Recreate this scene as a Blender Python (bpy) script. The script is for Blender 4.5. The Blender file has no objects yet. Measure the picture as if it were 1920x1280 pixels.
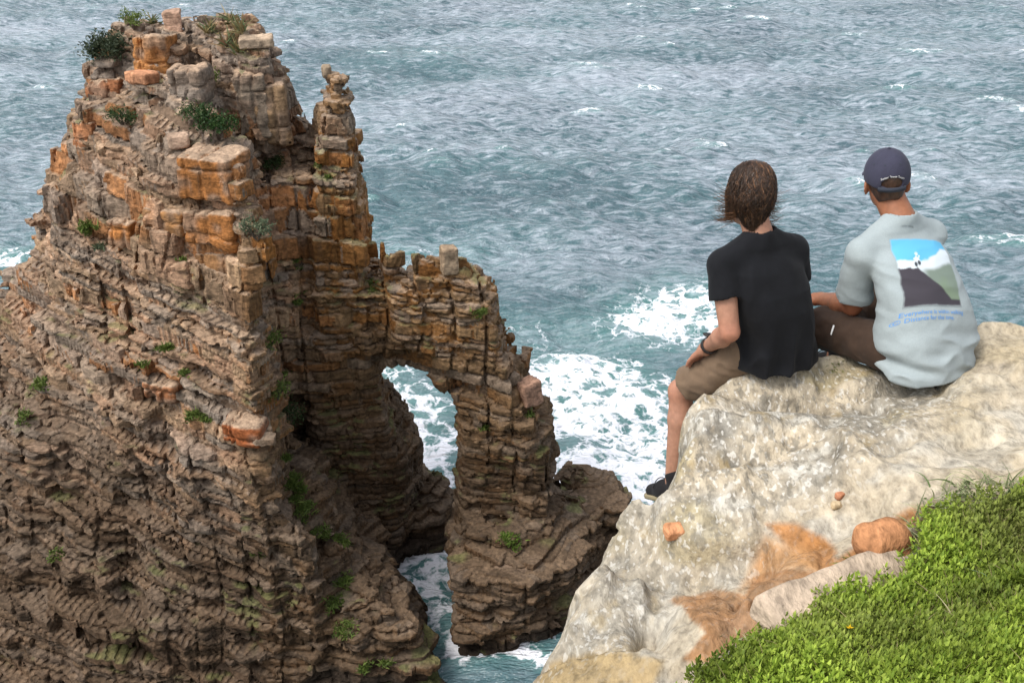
import bpy, math, random
import numpy as np
from mathutils import Vector, Matrix
from mathutils.bvhtree import BVHTree

# ------------------------------------------------------------------ camera, sky, sun, exposure
FPX, W0, H0 = 2000.0, 1920.0, 1280.0          # focal length in photo pixels
PITCH = math.radians(28.0)
CP, SP = math.cos(PITCH), math.sin(PITCH)
ZC = 45.0                                      # eye height above the sea
sc = bpy.context.scene
COL = sc.collection
cam_d = bpy.data.cameras.new('camera')
cam = bpy.data.objects.new('camera', cam_d)
COL.objects.link(cam)
cam.location = (0, 0, ZC)
cam.rotation_euler = (math.pi / 2 - PITCH, 0, 0)
cam_d.sensor_width = 36.0
cam_d.lens = 36.0 * FPX / W0
cam_d.clip_start = 0.05
cam_d.clip_end = 60000
sc.camera = cam

SUN_EL, SUN_AZ = math.radians(56), math.radians(-118)   # azimuth: 0 = +Y (view direction), negative = to the left
world = bpy.data.worlds.new('World')
sc.world = world
world.use_nodes = True
wn, wl = world.node_tree.nodes, world.node_tree.links
wn.clear()
wo = wn.new('ShaderNodeOutputWorld'); wb = wn.new('ShaderNodeBackground')
sky = wn.new('ShaderNodeTexSky'); sky.sky_type = 'NISHITA'; sky.sun_disc = False
sky.sun_elevation = SUN_EL; sky.sun_rotation = SUN_AZ
sky.air_density = 1.0; sky.dust_density = 2.5; sky.ozone_density = 1.0
hs = wn.new('ShaderNodeHueSaturation'); hs.inputs['Saturation'].default_value = 0.30   # thin overcast
wl.new(sky.outputs[0], hs.inputs['Color']); wl.new(hs.outputs[0], wb.inputs['Color'])
wb.inputs['Strength'].default_value = 0.15
wl.new(wb.outputs[0], wo.inputs[0])
sun_d = bpy.data.lights.new('sun', 'SUN'); sun_d.energy = 1.3; sun_d.angle = math.radians(28); sun_d.color = (1, .95, .87)
sun = bpy.data.objects.new('sun', sun_d); COL.objects.link(sun)
sdir = Vector((math.sin(SUN_AZ) * math.cos(SUN_EL), math.cos(SUN_AZ) * math.cos(SUN_EL), math.sin(SUN_EL)))
sun.rotation_euler = sdir.to_track_quat('Z', 'Y').to_euler()
sun.location = (0, 0, 90)
sc.view_settings.view_transform = 'Standard'
sc.view_settings.look = 'None'
sc.view_settings.gamma = 1.0
sc.view_settings.use_curve_mapping = False
sc.view_settings.exposure = 0.92
sc.cycles.max_bounces = 6
sc.cycles.use_denoising = True

# ------------------------------------------------------------------ pixel helpers (photo pixels -> world)
def ray(px, py):
    d, e = (px - W0 / 2) / FPX, (H0 / 2 - py) / FPX
    return np.array([d, CP + e * SP, -SP + e * CP])
def at_y(px, py, Y):
    r = ray(px, py); return r * (Y / r[1]) + np.array([0, 0, ZC])
def at_z(px, py, zr):                           # zr: height relative to the eye
    r = ray(px, py); return r * (zr / r[2]) + np.array([0, 0, ZC])
def x_of(px, Y, zr):
    return (px - W0 / 2) / FPX * (Y * CP - zr * SP)
def project(P):
    P = np.asarray(P, float); z = P[..., 2] - ZC
    dep = P[..., 1] * CP - z * SP
    up = P[..., 1] * SP + z * CP
    return np.stack([W0 / 2 + FPX * P[..., 0] / dep, H0 / 2 - FPX * up / dep], -1)
def on_ray(px, py, parent, length, far=True):   # point on the pixel's ray at a given bone length from its parent joint
    r = ray(px, py); r = r / np.linalg.norm(r); o = np.array([0, 0, ZC])
    w = o - parent; b = r @ w; c = w @ w - length ** 2; disc = b * b - c
    if disc < 0: return o + r * (-b)
    s = math.sqrt(disc); return o + r * (-b + s if far else -b - s)
# ------------------------------------------------------------------ numpy noise and meshing
_rt = np.random.default_rng(11)
_TAB = _rt.random((32, 32, 32)).astype(np.float32)
def vnoise(P, freq, seed=0):                    # smooth value noise, 0..1
    q = np.asarray(P, np.float32) * np.float32(freq) + np.float32(seed * 7.31 + 100.0)
    i = np.floor(q); f = q - i; i = i.astype(np.int32); f = f * f * (3 - 2 * f)
    i0 = i & 31; i1 = (i + 1) & 31
    x0, y0, z0 = i0[..., 0], i0[..., 1], i0[..., 2]; x1, y1, z1 = i1[..., 0], i1[..., 1], i1[..., 2]
    fx, fy, fz = f[..., 0], f[..., 1], f[..., 2]
    a = _TAB[x0, y0, z0] * (1 - fx) + _TAB[x1, y0, z0] * fx
    b = _TAB[x0, y1, z0] * (1 - fx) + _TAB[x1, y1, z0] * fx
    c = _TAB[x0, y0, z1] * (1 - fx) + _TAB[x1, y0, z1] * fx
    d = _TAB[x0, y1, z1] * (1 - fx) + _TAB[x1, y1, z1] * fx
    a = a * (1 - fy) + b * fy; c = c * (1 - fy) + d * fy
    return a * (1 - fz) + c * fz
def fbm(P, freq, octs=3, seed=0):               # about -1..1
    s = 0; a = 1; t = 0
    for o in range(octs):
        s = s + a * (vnoise(P, freq, seed + o * 3) * 2 - 1); t += a; a *= .5; freq *= 2.03
    return s / t
def hash01(*ks):
    h = np.zeros(np.broadcast(*ks).shape, np.uint32) + np.uint32(2166136261)
    for k in ks:
        h = (h ^ (np.asarray(k).astype(np.int64) & 0xffffffff).astype(np.uint32)) * np.uint32(16777619)
        h ^= h >> np.uint32(15); h = h * np.uint32(2246822519); h ^= h >> np.uint32(13)
    return h.astype(np.float32) * np.float32(1 / 4294967296.0)
def sstep(a, b, x):
    t = np.clip((x - a) / (b - a), 0, 1); return t * t * (3 - 2 * t)

def surface_nets(field, lo, hi, cell, coarse=None, margin=0.0, B=8, chunk=1400, probe=0.0):
    """Mesh of field<0, evaluated only in the bricks near the surface."""
    lo = np.asarray(lo, float); hi = np.asarray(hi, float); bs = B * cell
    nb = np.maximum(1, np.ceil((hi - lo) / bs).astype(int))
    g = np.stack(np.meshgrid(*[np.arange(n) for n in nb], indexing='ij'), -1).reshape(-1, 3)
    cf = coarse or field
    fc = np.concatenate([cf(lo + (g[i:i + 400000] + .5) * bs) for i in range(0, len(g), 400000)])
    bricks = g[np.abs(fc) < bs * .87 * 1.05 + margin]
    if probe:                                       # drop bricks that the detailed field does not cross
        po = np.stack(np.meshgrid(*[np.linspace(0, 1, 5)] * 3, indexing='ij'), -1).reshape(1, -1, 3); keep = []
        for s in range(0, len(bricks), 6000):
            f = field((lo + (bricks[s:s + 6000, None, :] + po).reshape(-1, 3) * bs)).reshape(-1, 125)
            keep.append((np.abs(f).min(1) < probe) | ((f.min(1) < 0) & (f.max(1) > 0)))
        bricks = bricks[np.concatenate(keep)]
    N = nb * B + 2
    lin = lambda c: (c[..., 0].astype(np.int64) * N[1] + c[..., 1]) * N[2] + c[..., 2]
    off = np.stack(np.meshgrid(*[np.arange(B + 1)] * 3, indexing='ij'), -1).reshape(-1, 3)
    VK, VP, EK = [], [], []
    for s in range(0, len(bricks), chunk):
        bk = bricks[s:s + chunk] * B
        lat = bk[:, None, :] + off[None]
        F = field((lo + lat.reshape(-1, 3) * cell)).reshape(len(bk), B + 1, B + 1, B + 1).astype(np.float32)
        S = F < 0
        cnt = np.zeros((len(bk), B, B, B), np.int8)
        cr = [(a, b, c) for a in (0, 1) for b in (0, 1) for c in (0, 1)]
        for a, b, c in cr: cnt += S[:, a:a + B, b:b + B, c:c + B]
        idx = np.argwhere((cnt > 0) & (cnt < 8))
        if not len(idx): continue
        n, i, j, k = idx.T
        val = {q: F[n, i + q[0], j + q[1], k + q[2]] for q in cr}
        acc = np.zeros((len(idx), 3)); num = np.zeros(len(idx))
        for q in cr:
            for ax in range(3):
                if q[ax] == 0:
                    r = list(q); r[ax] = 1; r = tuple(r)
                    v0, v1 = val[q], val[r]; m = (v0 < 0) != (v1 < 0)
                    t = np.where(m, v0 / np.where(m, v0 - v1, 1), 0)
                    p = np.tile(np.array(q, float), (len(idx), 1)); p[:, ax] = t
                    acc[m] += p[m]; num += m
        cellc = bk[n] + idx[:, 1:]
        VP.append(lo + (cellc + acc / num[:, None]) * cell); VK.append(lin(cellc))
        for ax in range(3):
            sl0 = [slice(0, B)] * 3; sl1 = [slice(0, B)] * 3; sl1[ax] = slice(1, B + 1)
            s0 = S[(slice(None), *sl0)]; s1 = S[(slice(None), *sl1)]
            e = np.argwhere(s0 != s1)
            if len(e):
                EK.append((ax, bk[e[:, 0]] + e[:, 1:], s0[tuple(e.T)]))
    VK = np.concatenate(VK); VP = np.concatenate(VP)
    o = np.argsort(VK); VK = VK[o]; VP = VP[o]
    Q = []
    for ax, c, ins in EK:
        u, v = (ax + 1) % 3, (ax + 2) % 3
        ids = []
        ok = np.ones(len(c), bool)
        for du, dv in ((-1, -1), (0, -1), (0, 0), (-1, 0)):
            cc = c.copy(); cc[:, u] += du; cc[:, v] += dv
            ok &= (cc >= 0).all(1)
            L = lin(np.maximum(cc, 0)); p = np.clip(np.searchsorted(VK, L), 0, len(VK) - 1)
            ok &= VK[p] == L; ids.append(p)
        q = np.stack(ids, 1)
        q = np.where(ins[:, None], q, q[:, ::-1])
        Q.append(q[ok])
    Q = np.concatenate(Q)
    return VP, Q

def mesh_from(name, V, F, smooth=False):        # F: (n,3) or (n,4) int array
    me = bpy.data.meshes.new(name)
    V = np.asarray(V, np.float32); F = np.asarray(F, np.int32); k = F.shape[1]
    me.vertices.add(len(V)); me.vertices.foreach_set('co', V.ravel())
    me.loops.add(F.size); me.loops.foreach_set('vertex_index', F.ravel())
    me.polygons.add(len(F)); me.polygons.foreach_set('loop_start', np.arange(0, F.size, k, dtype=np.int32))
    me.update(calc_edges=True)
    me.polygons.foreach_set('use_smooth', np.full(len(F), smooth, bool))
    return me
def add_color(me, name, C):
    a = me.attributes.new(name, 'FLOAT_COLOR', 'POINT')
    C = np.asarray(C, np.float32)
    if C.shape[1] == 3: C = np.concatenate([C, np.ones((len(C), 1), np.float32)], 1)
    a.data.foreach_set('color', C.ravel())
def add_float(me, name, x):
    a = me.attributes.new(name, 'FLOAT', 'POINT'); a.data.foreach_set('value', np.asarray(x, np.float32))
def compact(V, F):
    u, inv = np.unique(F.ravel(), return_inverse=True)
    return u, inv.reshape(F.shape)
def obj(name, me, mat=None, parent=None, **props):
    o = bpy.data.objects.new(name, me); COL.objects.link(o)
    if mat is not None and me is not None: me.materials.append(mat)
    if parent is not None: o.parent = parent
    for k, v in props.items(): o[k] = v
    return o
def empty(name, loc, label, cat, group=None):
    o = bpy.data.objects.new(name, None); COL.objects.link(o); o.location = loc
    o['label'] = label; o['category'] = cat
    if group: o['group'] = group
    o.empty_display_size = .2
    return o
def poly_sdf(x, y, PX, PY):                      # PX,PY: (m,) or (m,n) vertex coordinates, signed distance <0 inside
    m = len(PX); d = np.full(x.shape, 1e9); s = np.ones(x.shape)
    for i in range(m):
        ax, ay = PX[i], PY[i]; bx, by = PX[i - 1], PY[i - 1]
        ex, ey = bx - ax, by - ay; wx, wy = x - ax, y - ay
        t = np.clip((wx * ex + wy * ey) / (ex * ex + ey * ey + 1e-9), 0, 1)
        d = np.minimum(d, (wx - ex * t) ** 2 + (wy - ey * t) ** 2)
        c1, c2, c3 = y >= ay, y < by, ex * wy > ey * wx
        s = np.where((c1 & c2 & c3) | (~c1 & ~c2 & ~c3), -s, s)
    return s * np.sqrt(d)

def tubes(paths, radii, sides=4):                  # many tapered tubes as one mesh: paths (n,k,3), radii (n,k)
    n, k, _ = paths.shape
    tan = np.gradient(paths, axis=1); tan /= np.linalg.norm(tan, axis=2, keepdims=True) + 1e-9
    ref = np.zeros_like(tan); ref[..., 2] = 1; par = np.abs(tan[..., 2]) > .9; ref[par] = (1, 0, 0)
    u = np.cross(tan, ref); u /= np.linalg.norm(u, axis=2, keepdims=True) + 1e-9; v = np.cross(tan, u)
    an = np.arange(sides) * 2 * math.pi / sides
    V = paths[:, :, None, :] + radii[:, :, None, None] * (u[:, :, None, :] * np.cos(an)[None, None, :, None] + v[:, :, None, :] * np.sin(an)[None, None, :, None])
    I, J, S = np.meshgrid(np.arange(n), np.arange(k - 1), np.arange(sides), indexing='ij')
    g = lambda i, j, s: (i * k + j) * sides + s % sides
    F = np.stack([g(I, J, S), g(I, J, S + 1), g(I, J + 1, S + 1), g(I, J + 1, S)], -1).reshape(-1, 4)
    return V.reshape(-1, 3), F

# ------------------------------------------------------------------ material helper
class NT:
    def __init__(self, name):
        self.m = bpy.data.materials.new(name); self.m.use_nodes = True
        self.t = self.m.node_tree; self.t.nodes.clear()
        self.out = self.n('ShaderNodeOutputMaterial'); self.b = self.n('ShaderNodeBsdfPrincipled')
        self.l(self.b.outputs[0], self.out.inputs[0])
    def n(self, t, **kw):
        x = self.t.nodes.new(t)
        for k, v in kw.items(): setattr(x, k, v)
        return x
    def l(self, a, b): self.t.links.new(a, b)
    def pos(self, scale=(1, 1, 1)):
        g = self.n('ShaderNodeNewGeometry'); m = self.n('ShaderNodeVectorMath', operation='MULTIPLY')
        self.l(g.outputs['Position'], m.inputs[0]); m.inputs[1].default_value = scale
        return m.outputs[0]
    def noise(self, vec, scale, detail=4, rough=.55, dist=0):
        x = self.n('ShaderNodeTexNoise'); self.l(vec, x.inputs['Vector'])
        x.inputs['Scale'].default_value = scale; x.inputs['Detail'].default_value = detail
        x.inputs['Roughness'].default_value = rough; x.inputs['Distortion'].default_value = dist
        return x.outputs[0]
    def ramp(self, fac, stops):
        r = self.n('ShaderNodeValToRGB'); self.l(fac, r.inputs[0]); e = r.color_ramp.elements
        while len(e) < len(stops): e.new(.5)
        for q, (p, c) in zip(e, stops):
            q.position = p; q.color = (c, c, c, 1) if isinstance(c, (int, float)) else (*c, 1)
        return r.outputs[0]
    def mix(self, fac, a, b, mode='MIX'):
        x = self.n('ShaderNodeMix', data_type='RGBA', blend_type=mode)
        for s, v in ((x.inputs[0], fac), (x.inputs[6], a), (x.inputs[7], b)):
            if isinstance(v, (int, float)): s.default_value = v
            elif isinstance(v, tuple): s.default_value = (*v, 1)
            else: self.l(v, s)
        return x.outputs[2]
    def math(self, op, a, b=0.0, c=None):
        x = self.n('ShaderNodeMath', operation=op)
        for i, v in enumerate((a, b) if c is None else (a, b, c)):
            if isinstance(v, (int, float)): x.inputs[i].default_value = v
            else: self.l(v, x.inputs[i])
        return x.outputs[0]
    def attr(self, name, out='Color'):
        a = self.n('ShaderNodeAttribute'); a.attribute_name = name; return a.outputs[out]
    def bump(self, h, strength=.4, dist=.05, normal=None):
        b = self.n('ShaderNodeBump'); self.l(h, b.inputs['Height'])
        b.inputs['Strength'].default_value = strength; b.inputs['Distance'].default_value = dist
        if normal is not None: self.l(normal, b.inputs['Normal'])
        return b.outputs[0]
    def done(self, color=None, rough=.8, normal=None, spec=.3, **kw):
        if isinstance(color, tuple): self.b.inputs['Base Color'].default_value = (*color, 1)
        elif color is not None: self.l(color, self.b.inputs['Base Color'])
        if isinstance(rough, (int, float)): self.b.inputs['Roughness'].default_value = rough
        else: self.l(rough, self.b.inputs['Roughness'])
        self.b.inputs['Specular IOR Level'].default_value = spec
        if normal is not None: self.l(normal, self.b.inputs['Normal'])
        for k, v in kw.items(): self.b.inputs[k].default_value = v
        return self.m
# ------------------------------------------------------------------ the sea stack: towers given as plan outlines (photo column, distance) per height
S_ = lambda *v: v
TOWERS = [
 ('main_tower', [
  (-46.5, [(600,42),(250,41),(-150,41),(-200,58),(600,60.5),(640,47)]),
  (-41,   [(605,43),(250,43.4),(-110,44.5),(-150,60),(600,60.5),(620,48)]),
  (-36.5, [(590,43.5),(250,45.3),(-70,47.8),(-90,60),(600,60.5),(575,48.5)]),
  (-34.5, [(535,44),(255,46),(-55,48.8),(-60,60),(600,60.5),(545,49)]),
  (-31,   [(525,44.8),(255,47.3),(5,50.8),(-20,61),(590,60.5),(530,50)]),
  (-28,   [(500,45.3),(250,48.3),(42,52.2),(15,61),(590,60.5),(505,51)]),
  (-26,   [(472,46),(240,48.9),(62,52.8),(30,61),(580,60.5),(490,51.5)]),
  (-24,   [(475,46.5),(230,49.4),(80,53),(90,60.5),(580,60.5),(485,52)]),
  (-20,   [(468,47),(220,50.2),(105,53.3),(115,60.5),(560,61),(480,52)]),
  (-18,   [(452,47.6),(215,51),(115,53.6),(125,60.5),(550,60),(465,52.5)]),
  (-15.9, [(440,48.2),(230,51.8),(140,54.2),(155,60.5),(540,60),(450,53)]),
  (-15.2, [(370,51),(235,53),(152,55),(165,60.5),(520,60),(420,54)]),
  (-13.9, [(335,53.5),(245,55.5),(178,57.5),(185,60.5),(400,60),(345,56)])]),
 ('left_summit', [
  (-16, [(335,54.3),(195,56),(162,60),(180,60.5),(340,60.5),(348,56)]),
  (-12.9, [(325,55.2),(215,57),(202,60),(200,60.5),(330,60.5),(330,56.5)]),
  (-11.9, [(300,56.5),(235,57.5),(228,60),(240,60.5),(305,60.5),(312,58)])]),
 ('right_summit', [
  (-19.5, [(540,56),(450,55.5),(370,56),(345,60.5),(560,60.5),(560,58)]),
  (-17.9, [(538,55),(440,54.4),(345,56),(345,60.5),(550,60.5),(550,57)]),
  (-17.2, [(528,54),(430,53.6),(340,56),(345,60.5),(540,60.5),(545,57)]),
  (-14.5, [(515,54.5),(430,54),(340,56),(345,60.5),(525,60.5),(528,57)]),
  (-12.5, [(500,55.2),(420,55),(342,56.6),(345,60.5),(490,60.5),(505,58)]),
  (-11.8, [(470,56),(410,56),(350,57.5),(352,61),(460,61),(480,58)])]),
 ('gully_wall', [
  (-46.5, [(745,53.5),(560,51),(500,53),(480,60.5),(700,60.5),(750,57)]),
  (-38, [(720,54),(600,54.5),(500,53),(480,60.5),(690,60.5),(725,57)]),
  (-35, [(690,54),(600,55),(500,52.5),(480,60.5),(680,60.5),(700,57)]),
  (-33, [(670,53),(590,52.4),(500,51),(480,60.5),(660,60.5),(680,57)]),
  (-26, [(650,52.7),(560,51.8),(485,51.4),(480,60.5),(640,60.5),(660,57)]),
  (-19, [(600,53.6),(540,53),(465,53),(460,60.5),(590,60.5),(610,58)]),
  (-17.6, [(585,57),(540,57),(500,57),(480,60.5),(570,60.5),(595,59)])]),
 ('spire', [
  (-46.5, [(640,53.2),(742,54.2),(790,59),(640,60)]),
  (-38, [(620,53.2),(750,53.8),(780,59),(600,60)]),
  (-36, [(600,52.8),(733,53.4),(758,59),(580,60)]),
  (-33, [(582,52.1),(714,52.9),(728,58),(570,60)]),
  (-30, [(570,52),(700,52.6),(722,58),(560,60)]),
  (-26, [(565,52),(682,52.4),(690,58),(560,59)]),
  (-22, [(568,52.3),(672,52.6),(680,58),(560,58)]),
  (-18.7, [(572,52.8),(660,53),(668,58),(568,58)]),
  (-18.2, [(576,53.1),(655,53.3),(658,57.5),(578,57.5)]),
  (-15.9, [(577,53.3),(653,53.6),(654,57),(580,57)]),
  (-15.5, [(598,53.5),(646,53.8),(650,56.3),(600,56.3)]),
  (-13.6, [(603,53.8),(638,54),(645,56),(602,56)])]),
 ('rock_arch', [
  (-30, [(650,52.8),(860,52.2),(860,56),(650,57)]),
  (-27, [(650,52.6),(922,51.9),(940,56),(650,57)]),
  (-24.4, [(650,52.8),(880,52.2),(890,55.5),(650,57)])]),
 ('rock_arch', [(-25, [(672,53.2),(706,53.2),(708,55.5),(672,56)]), (-21.8, [(678,53.4),(704,53.4),(706,55),(678,55.5)])]),
 ('rock_arch', [(-25, [(690,53),(738,52.9),(740,55.5),(690,55.5)]), (-23.2, [(694,53.2),(736,53.2),(738,55),(694,55)])]),
 ('rock_arch', [(-26, [(768,52.4),(866,52.2),(868,55),(768,55)]), (-23.4, [(776,52.7),(860,52.5),(862,54.5),(776,54.5)])]),
 ('rock_arch', [(-26, [(866,52.1),(906,52),(908,54.5),(866,54.5)]), (-24.1, [(868,52.3),(896,52.2),(898,54),(868,54)])]),
 ('arch_leg', [
  (-46, [(845,49),(1045,48.5),(1050,56),(850,56)]),
  (-40, [(852,50),(1038,49.4),(1040,55),(850,55.5)]),
  (-38.5, [(862,50.6),(1032,50),(1034,55),(860,55.5)]),
  (-36, [(874,51),(1038,50.4),(1038,55),(860,55.5)]),
  (-33.5, [(872,51.4),(1026,50.8),(1030,55),(850,55.5)]),
  (-32.3, [(862,51.6),(1000,51.2),(1010,55.2),(840,55.5)]),
  (-31, [(836,51.9),(985,51.4),(985,55.5),(820,56)]),
  (-29.9, [(800,52),(972,51.6),(980,55.5),(800,56)]),
  (-28, [(800,52),(942,51.8),(946,55.5),(800,56)]),
  (-25.4, [(860,52),(903,52),(910,55.5),(860,56)])]),
 ('base_platform', [
  (-46.5, [(885,45.5),(1000,45.1),(1085,46.8),(1150,55),(860,56),(850,51)]),
  (-41, [(855,46.5),(990,46),(1080,47.8),(1140,55),(860,56),(845,51)]),
  (-39.4, [(850,47.2),(960,46.9),(1060,48.8),(1100,53),(860,55),(845,51)]),
  (-38.6, [(870,49.2),(960,48.6),(1040,50),(1060,53),(870,55),(866,52)])]),
 ('low_rock', [
  (-46.5, [(735,54.6),(842,54.9),(870,58),(740,60)]),
  (-43, [(738,55.4),(850,56.2),(868,58.5),(740,60)]),
  (-41.2, [(750,56.5),(800,57.5),(815,58.5),(750,60)])]),
 ('far_rock', [
  (-46.5, [(1035,52),(1185,52),(1190,58),(1040,59)]),
  (-40.4, [(1042,54),(1165,54),(1160,57),(1050,58)]),
  (-39.4, [(1050,55),(1110,55),(1110,57),(1060,57)])]),
 ('lower_buttress', [
  (-46.5, [(590,41.5),(852,43),(768,50.3),(742,54),(560,55)]),
  (-42, [(590,43),(775,44.5),(728,50.3),(716,54),(560,55)]),
  (-39, [(590,44.5),(688,46),(684,50.3),(690,54),(560,55)]),
  (-36.3, [(575,46),(622,48),(628,50.3),(622,53),(555,54)]),
  (-34.6, [(550,47.5),(575,49),(580,50.5),(580,52),(550,53)])]),
]
S_LO, S_HI, S_H = np.array([-52., 37., -1.], np.float32), np.array([15., 64., 35.5], np.float32), .5

def S_ribs(regs): return np.array([r in ('main_tower', 'gully_wall', 'left_summit', 'right_summit', 'lower_buttress') for r in regs])
def tower_grid():
    ax = [np.arange(S_LO[i], S_HI[i] + S_H, S_H) for i in range(3)]
    G = np.stack(np.meshgrid(*ax, indexing='ij'), -1).astype(np.float64); shp = G.shape[:3]
    zl = ax[2] - ZC
    zt_ = np.cumsum(np.concatenate([[-48.0], np.random.default_rng(2).uniform(1.6, 4.2, 24)]))
    zq_ = zt_[np.clip(np.searchsorted(zt_, zl) - 1, 0, 24)] + 1.3
    D = np.full(shp, 8.0); R = np.zeros(shp, np.int8)
    wx = fbm(G, .16, 2, 3) * 1.0; wy = fbm(G, .16, 2, 9) * 1.0     # uneven walls
    X = G[..., 0] + wx; Y = G[..., 1] + wy
    regs = []
    for ti, (nm, lev) in enumerate(TOWERS):
        if nm not in regs: regs.append(nm)
        zs = np.array([l[0] for l in lev])
        pts = np.array([[(x_of(px, y, l[0]), y) for px, y in l[1]] for l in lev])     # levels, m, 2
        m = pts.shape[1]
        zz0 = zl + (zq_ - zl) * (.4 if nm in ('main_tower', 'lower_buttress', 'base_platform') else .15)
        P = np.array([[np.interp(zz0, zs, pts[:, i, k]) for k in (0, 1)] for i in range(m)])  # m,2,nz
        x0, x1 = pts[..., 0].min() - 5, pts[..., 0].max() + 5; y0, y1 = pts[..., 1].min() - 5, pts[..., 1].max() + 5
        si = slice(*np.searchsorted(ax[0], (x0, x1))); sj = slice(*np.searchsorted(ax[1], (y0, y1)))
        z0, z1 = np.searchsorted(zl, (zs[0] - 4, zs[-1] + 4)); sk = slice(max(0, z0), z1)
        d2 = poly_sdf(X[si, sj, sk], Y[si, sj, sk], P[:, 0, sk], P[:, 1, sk])
        zz = np.broadcast_to(zl[sk], d2.shape)
        d = np.maximum(d2, np.maximum(zz - zs[-1], zs[0] - zz))
        old = D[si, sj, sk]; r = R[si, sj, sk]
        r[d < old] = regs.index(nm); D[si, sj, sk] = np.minimum(old, d)
    G2 = G * np.array([1, 1, .12])
    rib = fbm(G2, .34, 2, 61) * 1.0 + fbm(G2, .8, 1, 66) * .45
    sp_ = np.array([r == 'spire' for r in regs])[R]
    D -= rib * np.where(S_ribs(regs)[R], 1, np.where(sp_, .12, .35)) + fbm(G, .3, 2, 21) * np.where(sp_, .12, .35)
    return D.astype(np.float32), R, regs
S_D, S_R, S_REG = tower_grid()

_jw = dict(main_tower=.42, left_summit=.4, right_summit=.8, gully_wall=1., spire=.25, rock_arch=.8, arch_leg=.55, base_platform=.3, low_rock=.2, far_rock=.2, lower_buttress=.25)
_aw = dict(spire=.38, rock_arch=.7, arch_leg=.8, gully_wall=.9)
S_A = np.array([_aw.get(r, 1.) for r in S_REG], np.float32)[S_R]
S_J = np.array([_jw[r] for r in S_REG], np.float32)[S_R]
C20, S20 = math.cos(math.radians(14)), math.sin(math.radians(14))
def low_grid():
    ax = [np.arange(S_LO[i], S_HI[i] + S_H, S_H) for i in range(3)]
    G = np.stack(np.meshgrid(*ax, indexing='ij'), -1).astype(np.float32)
    ch = [fbm(G, .12, 2, 31), fbm(G, .35, 1, 50), fbm(G, .35, 1, 55), fbm(G, .25, 1, 50), fbm(G, .25, 1, 55), vnoise(G, .2, 5), S_J, S_A]
    return np.stack(ch, -1).astype(np.float32)
S_L = low_grid()
def tri7(P):
    q = np.clip((P.astype(np.float32) - S_LO) * np.float32(1 / S_H), 0, np.array(S_L.shape[:3], np.float32) - 1.01); i = q.astype(np.int32); f = (q - i).astype(np.float32)
    x, y, z = i[:, 0], i[:, 1], i[:, 2]; fx, fy, fz = f[:, 0:1], f[:, 1:2], f[:, 2:3]
    def l(dy, dz): return S_L[x, y + dy, z + dz] * (1 - fx) + S_L[x + 1, y + dy, z + dz] * fx
    a = l(0, 0) * (1 - fy) + l(1, 0) * fy; b = l(0, 1) * (1 - fy) + l(1, 1) * fy
    return (a * (1 - fz) + b * fz).T
def tri(A, P):                                   # trilinear sample of a tower grid
    q = np.clip((P.astype(np.float32) - S_LO) * np.float32(1 / S_H), 0, np.array(A.shape, np.float32) - 1.01); i = q.astype(np.int32); f = (q - i).astype(np.float32)
    x, y, z = i[:, 0], i[:, 1], i[:, 2]; fx, fy, fz = f.T
    def l(dy, dz): return A[x, y + dy, z + dz] * (1 - fx) + A[x + 1, y + dy, z + dz] * fx
    a = l(0, 0) * (1 - fy) + l(1, 0) * fy; b = l(0, 1) * (1 - fy) + l(1, 1) * fy
    return a * (1 - fz) + b * fz

_r = np.random.default_rng(5)                    # the beds: massive ones between packets of thin ones
_b, _massive = [-12.0], []
while _b[-1] < 50:
    up_ = _b[-1] > 17
    if _r.random() < (.72 if up_ else .28):
        _b.append(_b[-1] + (_r.uniform(.7, 1.5) if up_ else _r.uniform(.5, .85))); _massive.append(1)
    else:
        for _ in range(_r.integers(3, 6)):
            _b.append(_b[-1] + _r.uniform(.26, .5)); _massive.append(0)
BEDS = np.array(_b); MASSIVE = np.array(_massive + [0, 0])
NB = len(BEDS) + 1
BEDS = BEDS.astype(np.float32)
B_SU = np.where(MASSIVE[:NB] > 0, _r.uniform(.9, 2.1, len(MASSIVE))[:NB], _r.uniform(.6, 1.5, len(MASSIVE))[:NB])
B_SU = np.where(np.append(BEDS, BEDS[-1])[:NB] < 17, B_SU * 1.7, B_SU)
B_SV = B_SU * _r.uniform(.6, 1.0, len(B_SU)); B_OU = _r.uniform(0, 9, len(B_SU)); B_OV = _r.uniform(0, 9, len(B_SU))
B_SU, B_SV, B_OU, B_OV = [a_.astype(np.float32) for a_ in (B_SU, B_SV, B_OU, B_OV)]
B_TH = np.radians(-31 + _r.uniform(-7, 7, len(B_SU))); B_R = _r.uniform(-1, 1, len(B_SU)).astype(np.float32); B_TH = B_TH.astype(np.float32)

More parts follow.
